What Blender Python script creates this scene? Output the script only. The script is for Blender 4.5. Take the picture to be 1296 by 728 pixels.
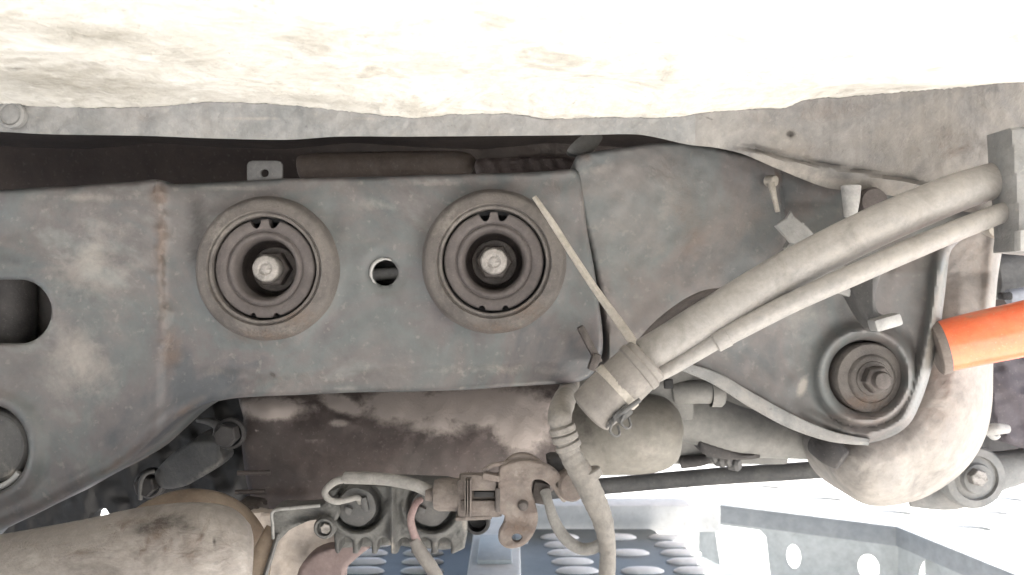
import bpy, bmesh, math, random
import numpy as np
from mathutils import Vector, Matrix

random.seed(7)
rng = np.random.default_rng(7)
for o in list(bpy.data.objects):
    bpy.data.objects.remove(o)
SC = bpy.context.scene
COL = SC.collection

# ------------------------------------------------------------------ camera, sky, sun, exposure
CZ = 0.75                      # camera height above the ground (m)
F = 1078.0                     # focal length in pixels of the 1296 px wide photograph
W0, H0 = 1296.0, 728.0
cam = bpy.data.cameras.new('camera')
cam.sensor_width = 36.0
cam.lens = 36.0 * F / W0
cam.clip_start = 0.02
cam.clip_end = 500
cam.dof.use_dof = True
cam.dof.focus_distance = 0.53
cam.dof.aperture_fstop = 14
camo = bpy.data.objects.new('camera', cam)
camo.location = (0, 0, CZ)
camo.rotation_euler = (math.radians(90), 0, 0)
COL.objects.link(camo)
SC.camera = camo

SUN_EL = math.radians(50)
SUN_AZ = math.radians(80)       # clockwise from +Y: the sun stands to the right
w = bpy.data.worlds.new('World')
SC.world = w
w.use_nodes = True
nt = w.node_tree
bg = nt.nodes['Background']
sky = nt.nodes.new('ShaderNodeTexSky')
sky.sky_type = 'NISHITA'
sky.sun_disc = False
sky.sun_elevation = SUN_EL
sky.sun_rotation = SUN_AZ
sky.air_density = 1.0
sky.dust_density = 3.0
nt.links.new(sky.outputs[0], bg.inputs[0])
bg.inputs[1].default_value = 0.13
sun = bpy.data.lights.new('sun', 'SUN')
sun.energy = 4.5
sun.angle = math.radians(0.5)
sun.color = (1.0, 0.95, 0.87)
suno = bpy.data.objects.new('sun', sun)
d = Vector((math.sin(SUN_AZ) * math.cos(SUN_EL), math.cos(SUN_AZ) * math.cos(SUN_EL), math.sin(SUN_EL)))
suno.rotation_euler = d.to_track_quat('Z', 'Y').to_euler()
suno.location = d * 20
COL.objects.link(suno)
SC.view_settings.view_transform = 'Standard'
SC.view_settings.look = 'None'
SC.view_settings.exposure = 2.45
SC.view_settings.gamma = 1.0
SC.view_settings.use_curve_mapping = False
SC.cycles.max_bounces = 8
SC.cycles.diffuse_bounces = 5


# ------------------------------------------------------------------ coordinates
def P(px, py, Y):
    """the world point at depth Y (m) that is seen at pixel px, py of the photograph"""
    return Vector(((px - 648.0) * Y / F, Y, CZ - (py - 364.0) * Y / F))


def PP(pts, Y=None):
    return [P(p[0], p[1], p[2] if len(p) > 2 else Y) for p in pts]


# ------------------------------------------------------------------ materials
def ramp(nt, fac, stops):
    n = nt.nodes.new('ShaderNodeValToRGB')
    el = n.color_ramp.elements
    while len(el) < len(stops):
        el.new(0.5)
    for e, (p, c) in zip(el, stops):
        e.position = p
        e.color = (*c, 1) if len(c) == 3 else c
    nt.links.new(fac, n.inputs[0])
    return n.outputs[0]


def mixc(nt, fac, a, b, mode='MIX'):
    n = nt.nodes.new('ShaderNodeMix')
    n.data_type = 'RGBA'
    n.blend_type = mode
    for s, v in ((n.inputs[0], fac), (n.inputs[6], a), (n.inputs[7], b)):
        if isinstance(v, (int, float)):
            s.default_value = v
        elif isinstance(v, tuple):
            s.default_value = (*v, 1)
        else:
            nt.links.new(v, s)
    return n.outputs[2]


def mth(nt, op, a, b=None, c=None, clamp=False):
    n = nt.nodes.new('ShaderNodeMath')
    n.operation = op
    n.use_clamp = clamp
    for i, v in enumerate((a, b, c)):
        if v is None:
            continue
        if isinstance(v, (int, float)):
            n.inputs[i].default_value = v
        else:
            nt.links.new(v, n.inputs[i])
    return n.outputs[0]


def noise(nt, vec, scale, detail=6, rough=0.6, dist=0.0):
    n = nt.nodes.new('ShaderNodeTexNoise')
    n.inputs['Scale'].default_value = scale
    n.inputs['Detail'].default_value = detail
    n.inputs['Roughness'].default_value = rough
    n.inputs['Distortion'].default_value = dist
    nt.links.new(vec, n.inputs['Vector'])
    return n.outputs['Fac']


RUST = (0.115, 0.078, 0.058)
DUST = (0.30, 0.275, 0.245)
OIL = (0.030, 0.026, 0.024)


def grime(name, cols, scale=30, rough=0.7, metal=0.0, bump=0.25, bscale=350, speck=0.25, dusty=0.0,
          stretch=(1, 1, 1), spec=0.4, dcol=DUST, rcol=RUST, relief=1.0):
    """worn automotive surface: large tone patches, fine grain, pale scuffs; rust / dust / oil come from
    per-vertex stain attributes broken up by noise"""
    m = bpy.data.materials.new(name)
    m.use_nodes = True
    nt = m.node_tree
    b = nt.nodes['Principled BSDF']
    tc = nt.nodes.new('ShaderNodeTexCoord')
    mp = nt.nodes.new('ShaderNodeMapping')
    mp.inputs['Scale'].default_value = stretch
    nt.links.new(tc.outputs['Object'], mp.inputs['Vector'])
    v = mp.outputs[0]
    n1 = noise(nt, v, scale, 7, 0.62, 0.6)
    k = len(cols)
    stops = [(0.36 + 0.28 * i / max(1, k - 1), c) for i, c in enumerate(cols)]
    col = ramp(nt, n1, stops)
    n2 = noise(nt, v, scale * 7, 6, 0.7)
    col = mixc(nt, 0.55, col, ramp(nt, n2, [(0.25, (0.30, 0.30, 0.30)), (0.75, (0.72, 0.71, 0.70))]), 'OVERLAY')
    # pale scuffs and grit
    n3 = noise(nt, v, scale * 22, 3, 0.6)
    sp = mth(nt, 'MULTIPLY', ramp(nt, n3, [(0.60, (0, 0, 0)), (0.72, (1, 1, 1))]), speck)
    col = mixc(nt, sp, col, dcol)
    n4 = noise(nt, v, scale * 15, 4, 0.6)
    dk = mth(nt, 'MULTIPLY', ramp(nt, n4, [(0.27, (1, 1, 1)), (0.36, (0, 0, 0))]), speck * 0.8)
    col = mixc(nt, dk, col, OIL)
    if dusty:
        nd = noise(nt, v, scale * 2.3, 6, 0.65, 0.3)
        col = mixc(nt, mth(nt, 'MULTIPLY', ramp(nt, nd, [(0.36, (0, 0, 0)), (0.62, (1, 1, 1))]), dusty), col, dcol)
    nb = noise(nt, v, scale * 4.5, 7, 0.7, 0.4)
    for att, cc, g in (('oil_shade', OIL, 0.9), ('rust', rcol, 0.85), ('dust', dcol, 0.9)):  # oil and dust tones also paint some shade and highlights
        a = nt.nodes.new('ShaderNodeAttribute')
        a.attribute_name = att
        t = mth(nt, 'ADD', mth(nt, 'MULTIPLY', a.outputs['Fac'], 1.7), mth(nt, 'MULTIPLY', mth(nt, 'ADD', mth(nt, 'MULTIPLY', nb, 0.65), mth(nt, 'MULTIPLY', n2, 0.35)), 3.4))
        t = mth(nt, 'SUBTRACT', t, 2.1)
        t = mth(nt, 'MULTIPLY', t, 1.15, clamp=True)
        t = mth(nt, 'MULTIPLY', t, mth(nt, 'MULTIPLY', a.outputs['Fac'], 1.7, clamp=True))
        col = mixc(nt, mth(nt, 'MULTIPLY', t, g), col, cc)
        if att == 'rust':
            pit = mth(nt, 'MULTIPLY', t, mth(nt, 'ADD', n3, n4))
    nt.links.new(col, b.inputs['Base Color'])
    nt.links.new(mth(nt, 'ADD', mth(nt, 'MULTIPLY', n2, 0.35), rough - 0.17, clamp=True), b.inputs['Roughness'])
    b.inputs['Metallic'].default_value = metal
    b.inputs['Specular IOR Level'].default_value = spec
    bm1 = nt.nodes.new('ShaderNodeBump')
    bm1.inputs['Strength'].default_value = bump
    bm1.inputs['Distance'].default_value = 0.0008 * relief
    nf = noise(nt, v, bscale, 6, 0.65)
    nt.links.new(nf, bm1.inputs['Height'])
    bm2 = nt.nodes.new('ShaderNodeBump')
    bm2.inputs['Strength'].default_value = bump * 0.8
    bm2.inputs['Distance'].default_value = 0.004 * relief
    nt.links.new(nb, bm2.inputs['Height'])
    nt.links.new(bm1.outputs[0], bm2.inputs['Normal'])
    bm3 = nt.nodes.new('ShaderNodeBump')
    bm3.inputs['Strength'].default_value = 0.5
    bm3.inputs['Distance'].default_value = 0.0012
    nt.links.new(pit, bm3.inputs['Height'])
    nt.links.new(bm2.outputs[0], bm3.inputs['Normal'])
    nt.links.new(bm3.outputs[0], b.inputs['Normal'])
    return m


M = {}
M['frame'] = grime('crossmember_paint', [(0.044, 0.049, 0.056), (0.084, 0.075, 0.077), (0.080, 0.090, 0.092), (0.104, 0.095, 0.094), (0.145, 0.152, 0.148)],
                   scale=8.5, rough=0.42, bump=0.13, speck=0.22, dusty=0.08, spec=0.5)
M['bracket'] = grime('bracket_paint', [(0.072, 0.079, 0.083), (0.112, 0.100, 0.097), (0.096, 0.106, 0.107), (0.136, 0.126, 0.120)],
                     scale=9, rough=0.45, bump=0.12, speck=0.18, dusty=0.10, spec=0.5)
M['under'] = grime('underseal', [(0.50, 0.478, 0.43), (0.68, 0.66, 0.61), (0.59, 0.57, 0.52), (0.76, 0.745, 0.70)], scale=22, rough=0.85,  # cream base puts the overexposure into the colour, apart from the grey flange
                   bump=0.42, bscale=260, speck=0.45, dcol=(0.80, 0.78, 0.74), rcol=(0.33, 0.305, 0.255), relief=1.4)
M['flange'] = grime('flange_grey', [(0.15, 0.156, 0.157), (0.20, 0.203, 0.202), (0.175, 0.173, 0.17)], scale=20, rough=0.75, bump=0.4, speck=0.4, dusty=0.2)
M['arch'] = grime('arch_grey', [(0.115, 0.111, 0.107), (0.168, 0.160, 0.148), (0.140, 0.137, 0.134), (0.20, 0.196, 0.188)], scale=16, rough=0.8, bump=0.6, speck=0.3, dusty=0.25)
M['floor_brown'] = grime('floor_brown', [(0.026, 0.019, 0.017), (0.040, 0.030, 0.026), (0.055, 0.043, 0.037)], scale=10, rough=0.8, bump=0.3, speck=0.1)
M['ring'] = grime('bush_ring', [(0.078, 0.070, 0.066), (0.108, 0.098, 0.091), (0.122, 0.110, 0.100)], scale=40, rough=0.7, bump=0.35, bscale=600, speck=0.2)
M['rubber'] = grime('bush_rubber', [(0.070, 0.061, 0.059), (0.095, 0.084, 0.081)], scale=45, rough=0.75, bump=0.3, bscale=600, speck=0.15)
M['cavity'] = grime('cavity_rubber', [(0.018, 0.014, 0.013), (0.035, 0.028, 0.026)], scale=50, rough=0.7, bump=0.2, speck=0.1)
M['bolt'] = grime('bolt_steel', [(0.16, 0.15, 0.14), (0.30, 0.285, 0.27), (0.24, 0.225, 0.21)], scale=120, rough=0.5, metal=0.5, bump=0.4, bscale=900, speck=0.5)
M['bolt_dark'] = grime('bolt_dark', [(0.06, 0.052, 0.048), (0.11, 0.098, 0.092)], scale=90, rough=0.6, metal=0.3, bump=0.3, speck=0.3)
M['sump'] = grime('gearbox_brown', [(0.044, 0.034, 0.032), (0.066, 0.052, 0.049), (0.060, 0.050, 0.047)], scale=18, rough=0.66, bump=0.25, speck=0.12,
                  dcol=(0.35, 0.305, 0.28))
M['hose'] = grime('hose_rubber', [(0.165, 0.157, 0.148), (0.245, 0.235, 0.223), (0.205, 0.198, 0.19)], scale=38, rough=0.47, bump=0.25, bscale=500, speck=0.3, dusty=0.2, spec=0.6)
M['sleeve'] = grime('sleeve_rubber', [(0.125, 0.115, 0.106), (0.18, 0.168, 0.155)], scale=42, rough=0.55, bump=0.25, bscale=600, speck=0.25, dusty=0.2)
M['loom'] = grime('loom_tape', [(0.15, 0.142, 0.13), (0.21, 0.198, 0.183)], scale=60, rough=0.8, bump=0.4, bscale=500, speck=0.25, dusty=0.35)
M['tie'] = grime('cable_tie_nylon', [(0.26, 0.24, 0.205), (0.33, 0.305, 0.27)], scale=60, rough=0.42, bump=0.1, speck=0.2)
M['plug'] = grime('connector_plastic', [(0.090, 0.075, 0.068), (0.125, 0.108, 0.098)], scale=50, rough=0.8, bump=0.35, speck=0.25, dusty=0.25, dcol=(0.40, 0.35, 0.31))
M['rusty'] = grime('rusty_steel', [(0.105, 0.080, 0.070), (0.150, 0.124, 0.110), (0.125, 0.104, 0.094)], scale=50, rough=0.8, bump=0.4, speck=0.3, dusty=0.2)
M['alloy'] = grime('cast_alloy', [(0.060, 0.060, 0.058), (0.115, 0.115, 0.110), (0.09, 0.09, 0.088)], scale=45, rough=0.6, metal=0.25, bump=0.45, bscale=700, speck=0.2)
M['alloy_light'] = grime('machined_alloy', [(0.20, 0.20, 0.195), (0.32, 0.32, 0.31)], scale=60, rough=0.55, metal=0.3, bump=0.3, speck=0.3)
M['exhaust'] = grime('exhaust_steel', [(0.185, 0.165, 0.15), (0.275, 0.25, 0.23), (0.24, 0.218, 0.20), (0.32, 0.295, 0.27)], scale=26, rough=0.5, metal=0.2, bump=0.28,
                     speck=0.3, stretch=(1, 1, 1.6))
M['exhaust_tan'] = grime('flange_tan', [(0.14, 0.105, 0.078), (0.20, 0.16, 0.122)], scale=25, rough=0.7, bump=0.25, speck=0.25)
M['shield'] = grime('heat_shield', [(0.34, 0.30, 0.265), (0.46, 0.41, 0.37)], scale=20, rough=0.6, bump=0.3, speck=0.2)
M['maroon'] = grime('red_oxide', [(0.14, 0.105, 0.10), (0.20, 0.155, 0.148)], scale=24, rough=0.7, bump=0.2, speck=0.2)
M['canister'] = grime('canister_beige', [(0.145, 0.135, 0.118), (0.20, 0.19, 0.168)], scale=24, rough=0.6, bump=0.15, speck=0.15)
M['duct'] = grime('duct_grey', [(0.145, 0.145, 0.138), (0.20, 0.197, 0.187)], scale=22, rough=0.65, bump=0.15, speck=0.2)
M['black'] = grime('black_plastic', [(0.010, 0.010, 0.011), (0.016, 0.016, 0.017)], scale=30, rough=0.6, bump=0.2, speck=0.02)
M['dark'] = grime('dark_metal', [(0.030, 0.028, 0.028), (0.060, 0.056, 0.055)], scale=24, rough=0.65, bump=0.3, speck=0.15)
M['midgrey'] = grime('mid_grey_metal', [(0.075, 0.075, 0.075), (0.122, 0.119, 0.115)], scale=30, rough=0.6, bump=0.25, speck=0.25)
M['palegrey'] = grime('pale_metal', [(0.27, 0.27, 0.265), (0.37, 0.367, 0.36)], scale=40, rough=0.55, metal=0.1, bump=0.2, speck=0.2)
M['arm'] = grime('cast_arm', [(0.20, 0.188, 0.176), (0.30, 0.278, 0.255), (0.255, 0.243, 0.233)], scale=16, rough=0.7, bump=0.3, speck=0.25)
M['lift'] = grime('lift_blue_grey', [(0.33, 0.36, 0.375), (0.42, 0.45, 0.465)], scale=9, rough=0.5, bump=0.1, speck=0.2)
M['rail'] = grime('lift_rail', [(0.20, 0.22, 0.24), (0.26, 0.28, 0.30)], scale=9, rough=0.5, bump=0.1, speck=0.2)
M['lug'] = grime('slot_light_white', [(0.70, 0.70, 0.69), (0.80, 0.80, 0.79)], scale=30, rough=0.5, bump=0.1, speck=0.1)  # white base paints the brightness of the platform slots
M['lift_dark'] = grime('lift_dark_plate', [(0.085, 0.098, 0.100), (0.13, 0.145, 0.147)], scale=9, rough=0.5, bump=0.1, speck=0.2)
M['deck'] = grime('lift_deck', [(0.50, 0.51, 0.51), (0.62, 0.62, 0.61)], scale=7, rough=0.6, bump=0.15, speck=0.25)
M['wire'] = grime('wire_grey', [(0.16, 0.154, 0.145), (0.22, 0.213, 0.20)], scale=90, rough=0.6, bump=0.2, speck=0.2)
M['wire_pink'] = grime('wire_pink', [(0.20, 0.135, 0.13), (0.27, 0.20, 0.19)], scale=90, rough=0.6, bump=0.2, speck=0.2)
M['concrete'] = grime('concrete', [(0.52, 0.51, 0.49), (0.60, 0.59, 0.565), (0.66, 0.65, 0.63)], scale=1.6, rough=0.9, bump=0.2, bscale=60, speck=0.2)


def orange_paint():
    m = grime('orange_paint', [(0.78, 0.13, 0.04), (0.84, 0.17, 0.055)], scale=26, rough=0.42, bump=0.12, speck=0.3, dusty=0.14, dcol=(0.55, 0.33, 0.22), spec=0.5)
    m.node_tree.nodes['Principled BSDF'].inputs['Coat Weight'].default_value = 0.6
    m.node_tree.nodes['Principled BSDF'].inputs['Coat Roughness'].default_value = 0.15
    return m


M['orange'] = orange_paint()


# ------------------------------------------------------------------ mesh helpers
def cr(pts, n=8, closed=False):
    """Catmull-Rom through points of any dimension"""
    a = np.array([list(p) for p in pts], float)
    out = []
    N = len(a)
    segs = N if closed else N - 1
    for i in range(segs):
        if closed:
            p0, p1, p2, p3 = a[(i - 1) % N], a[i], a[(i + 1) % N], a[(i + 2) % N]
        else:
            p0, p1, p2, p3 = a[max(i - 1, 0)], a[i], a[i + 1], a[min(i + 2, N - 1)]
        for k in range(n):
            t = k / n
            out.append(0.5 * (2 * p1 + (p2 - p0) * t + (2 * p0 - 5 * p1 + 4 * p2 - p3) * t * t + (3 * p1 - p0 - 3 * p2 + p3) * t ** 3))
    if not closed:
        out.append(a[-1])
    return np.array(out)


def circ(cx, cy, rx, ry=None, n=40, a0=0):
    ry = ry or rx
    return [(cx + rx * math.cos(a0 + 2 * math.pi * i / n), cy + ry * math.sin(a0 + 2 * math.pi * i / n)) for i in range(n)]


def vnoise(x, y, s, seed=0, octv=3):
    """smooth 2-D noise in about -1..1 out of sums of sines"""
    r = np.random.default_rng(seed)
    out = np.zeros_like(np.asarray(x, float))
    amp, tot = 1.0, 0.0
    for o in range(octv):
        for k in range(5):
            a = r.uniform(0, 2 * math.pi)
            f = (2 ** o) / s * r.uniform(0.6, 1.4)
            ph = r.uniform(0, 2 * math.pi)
            out += amp * np.sin((x * math.cos(a) + y * math.sin(a)) * f * 2 * math.pi + ph) / 3.0
        tot += amp
        amp *= 0.55
    return out / tot


class MB:
    def __init__(self):
        self.v = []
        self.f = []

    def add(self, vs, fs):
        o = len(self.v)
        self.v.extend([tuple(p) for p in vs])
        self.f.extend([tuple(i + o for i in f) for f in fs])
        return self

    def grid(self, rows, close_u=False, close_v=False):
        n, m = len(rows), len(rows[0])
        fs = []
        for i in range(n if close_v else n - 1):
            for j in range(m if close_u else m - 1):
                a, b = i, (i + 1) % n
                c, d_ = j, (j + 1) % m
                fs.append((a * m + c, a * m + d_, b * m + d_, b * m + c))
        return self.add([p for r in rows for p in r], fs)

    def tube(self, pts, rad, seg=20, n=8, caps=True, flat=1.0, jitter=0.0, smooth=True):
        """swept round tube; pts are world points, rad one radius or one per point"""
        if not hasattr(rad, '__len__'):
            rad = [rad] * len(pts)
        q = np.array([[*p, r] for p, r in zip(pts, rad)])
        s = cr(q, n) if smooth and len(pts) > 1 else q
        C, R = s[:, :3], s[:, 3]
        T = np.gradient(C, axis=0)
        T /= np.linalg.norm(T, axis=1)[:, None] + 1e-12
        up = np.array([0, 1, 0.0])
        if abs(T[0] @ up) > 0.9:
            up = np.array([1.0, 0, 0])
        nrm = up - T[0] * (up @ T[0])
        nrm /= np.linalg.norm(nrm)
        rows = []
        for i in range(len(C)):
            nrm = nrm - T[i] * (nrm @ T[i])
            nrm /= np.linalg.norm(nrm)
            bn = np.cross(T[i], nrm)
            r = R[i] * (1 + jitter * random.uniform(-1, 1))
            rows.append([C[i] + r * (math.cos(a) * nrm * flat + math.sin(a) * bn) for a in [2 * math.pi * k / seg for k in range(seg)]])
        if caps:
            e = 0.12
            def cap(i, sgn):
                c = C[i]
                return [[c + (p - c) * k + T[i] * sgn * R[i] * h for p in rows[i]] for k, h in ((0.93, e * 0.6), (0.8, e), (0.0, e * 1.05))]
            a, b = cap(0, -1), cap(len(C) - 1, 1)
            rows = a[::-1] + rows + b
        return self.grid(rows, close_u=True)

    def lathe(self, prof, c, axis, seg=48, rfun=None, ref=None):
        """profile [(radius, height along axis)] in metres turned about axis at c"""
        ax = Vector(axis).normalized()
        ref = Vector(ref or (0, 0, 1))
        e1 = (ref - ax * ref.dot(ax)).normalized()
        e2 = ax.cross(e1)
        c = Vector(c)
        rows = []
        for j, (r, h) in enumerate(prof):
            row = []
            for k in range(seg):
                a = 2 * math.pi * k / seg
                rr = r if rfun is None else rfun(j, a, r)
                row.append(c + ax * h + e1 * (rr * math.cos(a)) + e2 * (rr * math.sin(a)))
            rows.append(row)
        return self.grid(rows, close_u=True)

    def hexa(self, c, axis, r, h, seg=6, ch=0.12, a0=0.0):
        ax = Vector(axis).normalized()
        e1 = ax.orthogonal().normalized()
        e2 = ax.cross(e1)
        c = Vector(c)
        rows = []
        for rr, hh in ((r, 0), (r, h - r * ch), (r * (1 - ch), h), (0.0001, h)):
            rows.append([c + ax * hh + e1 * rr * math.cos(a0 + 2 * math.pi * k / seg) + e2 * rr * math.sin(a0 + 2 * math.pi * k / seg) for k in range(seg)])
        return self.grid(rows, close_u=True)

    def box(self, c, size, rot=None, bev=0.001, seg=2):
        bm = bmesh.new()
        bmesh.ops.create_cube(bm, size=1)
        for v in bm.verts:
            v.co = Vector((v.co.x * size[0], v.co.y * size[1], v.co.z * size[2]))
        if bev:
            bmesh.ops.bevel(bm, geom=bm.edges[:] , offset=bev, segments=seg, affect='EDGES', profile=0.6)
        R = rot if rot is not None else Matrix.Identity(3)
        bm.verts.index_update()
        vs = [R @ v.co + Vector(c) for v in bm.verts]
        fs = [[v.index for v in f.verts] for f in bm.faces]
        bm.free()
        return self.add(vs, fs)

    def plate(self, outline, holes=(), th=0.003, bev=0.0008, basis=None, origin=(0, 0, 0), bres=2):
        """flat plate with bevelled edges: outline/holes are 2-D metre points in the basis (u, v, normal)"""
        cu = bpy.data.curves.new('outline', 'CURVE')
        cu.dimensions = '2D'
        cu.fill_mode = 'BOTH'
        cu.extrude = max(th / 2 - bev, 1e-5)
        cu.bevel_depth = bev
        cu.bevel_resolution = bres
        cu.offset = -bev
        for poly in [outline, *holes]:
            sp = cu.splines.new('POLY')
            sp.points.add(len(poly) - 1)
            for p, q in zip(sp.points, poly):
                p.co = (q[0], q[1], 0, 1)
            sp.use_cyclic_u = True
        o = bpy.data.objects.new('outline', cu)
        COL.objects.link(o)
        dg = bpy.context.evaluated_depsgraph_get()
        me = bpy.data.meshes.new_from_object(o.evaluated_get(dg))
        u, v, n = basis
        vs = [Vector(origin) + Vector(u) * q.co.x + Vector(v) * q.co.y + Vector(n) * q.co.z for q in me.vertices]
        fs = [tuple(p.vertices) for p in me.polygons]
        bpy.data.objects.remove(o)
        bpy.data.curves.remove(cu)
        bpy.data.meshes.remove(me)
        return self.add(vs, fs)

    def pplate(self, outline, Y, holes=(), th=0.003, bev=0.0008):
        """upright plate facing the camera side; outline in photograph pixels at depth Y"""
        s = Y / F
        cv = lambda poly: [((p[0] - 648) * s, -(p[1] - 364) * s) for p in poly]
        return self.plate(cv(outline), [cv(h) for h in holes], th, bev, ((1, 0, 0), (0, 0, 1), (0, -1, 0)), (0, Y, CZ))

    def sheet(self, outline, holes, Yf, step=4.0, thick=0.03, roll=6.0, hthick=0.004, hroll=3.0, back=False):
        """pressed panel: a relief Y = Yf(px, py, sd) inside an outline with rolled, returned edges"""
        polys = [np.array(outline, float)] + [np.array(h, float) for h in holes]

        def sdf(x, y, poly):
            d2 = np.full(x.shape, 1e18)
            ins = np.zeros(x.shape, bool)
            for (x0, y0), (x1, y1) in zip(poly, np.roll(poly, -1, axis=0)):
                ex, ey = x1 - x0, y1 - y0
                L = ex * ex + ey * ey + 1e-12
                t = np.clip(((x - x0) * ex + (y - y0) * ey) / L, 0, 1)
                d2 = np.minimum(d2, (x - x0 - t * ex) ** 2 + (y - y0 - t * ey) ** 2)
                c = ((y0 > y) != (y1 > y)) & (x < ex * (y - y0) / (ey if ey != 0 else 1e-12) + x0)
                ins ^= c
            dd = np.sqrt(d2)
            return np.where(ins, -dd, dd)

        def full(x, y):
            so = sdf(x, y, polys[0])
            sh = np.full(x.shape, -1e9)
            for h in polys[1:]:
                sh = np.maximum(sh, -sdf(x, y, h))
            return so, sh
        x0, y0 = polys[0].min(0) - step
        x1, y1 = polys[0].max(0) + step
        gx, gy = np.meshgrid(np.arange(x0, x1 + step, step), np.arange(y0, y1 + step, step))
        ny, nx = gx.shape
        X, Yp = gx.ravel().copy(), gy.ravel().copy()
        so, sh = full(X, Yp)
        sd = np.maximum(so, sh)
        ok = (sd < step * 0.45).reshape(ny, nx)
        cell = ok[:-1, :-1] & ok[1:, :-1] & ok[1:, 1:] & ok[:-1, 1:]
        idx = np.arange(ny * nx).reshape(ny, nx)
        quads = np.stack([idx[:-1, :-1][cell], idx[:-1, 1:][cell], idx[1:, 1:][cell], idx[1:, :-1][cell]], 1)
        ed = {}
        for q in quads.tolist():
            for a, b in ((q[0], q[1]), (q[1], q[2]), (q[2], q[3]), (q[3], q[0])):
                if (b, a) in ed:
                    del ed[(b, a)]
                else:
                    ed[(a, b)] = 1
        bv = np.array(sorted({i for e in ed for i in e}))
        for _ in range(3):
            bx, by = X[bv], Yp[bv]
            s0 = np.maximum(*full(bx, by))
            e = 0.05
            gxx = (np.maximum(*full(bx + e, by)) - np.maximum(*full(bx - e, by))) / (2 * e)
            gyy = (np.maximum(*full(bx, by + e)) - np.maximum(*full(bx, by - e))) / (2 * e)
            gl = np.maximum(gxx ** 2 + gyy ** 2, 0.2)
            X[bv] -= s0 * gxx / gl
            Yp[bv] -= s0 * gyy / gl
        used = np.unique(quads)
        re = -np.ones(ny * nx, int)
        re[used] = np.arange(len(used))
        x, y = X[used], Yp[used]
        so, sh = full(x, y)
        Yd = Yf(x, y, np.maximum(so, sh))
        mpp = np.median(Yd) / F
        for s_, R in ((so, roll), (sh, hroll)):
            dd = np.clip(-s_, 0, R)
            Yd = Yd + (R - np.sqrt(np.maximum(R * R - (R - dd) ** 2, 0))) * mpp
        # outlines are read at one reference depth so that the panel keeps its real shape
        vs = [((a - 648) * c / F, c, CZ - (b - 364) * c / F) for a, b, c in zip(x, y, Yd)]
        fs = [tuple(re[i] for i in q) for q in quads.tolist()]
        near_hole = np.abs(sh) < np.abs(so)
        sk = {}
        vs2 = list(vs)
        for i in bv:
            k = re[i]
            t = hthick if near_hole[k] else thick
            sk[k] = len(vs2)
            p = vs[k]
            vs2.append((p[0], p[1] + t, p[2]))
        for a, b in ed:
            a, b = re[a], re[b]
            fs.append((b, a, sk[a], sk[b]))
        self.add(vs2, fs)
        if back:
            self.sheet(outline, [], lambda x, y, s: Yf(x, y, s) + thick, step * 3, 0.002, 0.5)
        return self

    def build(self, name, mat, parent=None, stains=None, smooth=True, ang=40, label=None):
        me = bpy.data.meshes.new(name)
        me.from_pydata(self.v, [], self.f)
        bm = bmesh.new()
        bm.from_mesh(me)
        bmesh.ops.remove_doubles(bm, verts=bm.verts, dist=1e-6)
        bmesh.ops.recalc_face_normals(bm, faces=bm.faces)
        bm.to_mesh(me)
        bm.free()
        if smooth:
            me.polygons.foreach_set('use_smooth', [True] * len(me.polygons))
            me.set_sharp_from_angle(angle=math.radians(ang))
        me.materials.append(mat if not isinstance(mat, str) else M[mat])
        if stains:
            co = np.array([v.co[:] for v in me.vertices])
            px = 648 + co[:, 0] / co[:, 1] * F
            py = 364 - (co[:, 2] - CZ) / co[:, 1] * F
            for att, spots in stains.items():
                val = np.zeros(len(co))
                for s in spots:
                    cx, cy, rx, ry, k = s[:5]
                    rot = math.radians(s[5]) if len(s) > 5 else 0
                    dx, dy = px - cx, py - cy
                    u = (dx * math.cos(rot) + dy * math.sin(rot)) / rx
                    v_ = (-dx * math.sin(rot) + dy * math.cos(rot)) / ry
                    val = np.maximum(val, k * np.exp(-(u * u + v_ * v_)))
                a = me.attributes.new(att, 'FLOAT', 'POINT')
                a.data.foreach_set('value', val.astype(np.float32))
        o = bpy.data.objects.new(name, me)
        COL.objects.link(o)
        if parent is not None:
            o.parent = parent
        if label:
            o['label'] = label
        return o


def thing(name, label, cat, group=None):
    o = bpy.data.objects.new(name, None)
    o.empty_display_size = 0.02
    COL.objects.link(o)
    o['label'], o['category'] = label, cat
    if group:
        o['group'] = group
    return o


def tag(o, label, cat, group=None):
    o['label'], o['category'] = label, cat
    if group:
        o['group'] = group
    return o


def copy_tree(o, parent=None):
    c = o.copy()
    COL.objects.link(c)
    c.parent = parent
    for ch in o.children:
        copy_tree(ch, c)
    return c


AX = Vector((0, -1, 0))        # towards the camera side

# ================================================================== THE SETTING
g = MB()
N = 40
g.grid([[(-40 + 80 * i / N, -40 + 80 * j / N, 0) for i in range(N + 1)] for j in range(N + 1)])
go = g.build('ground', 'concrete')
go['kind'] = 'structure'

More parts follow.
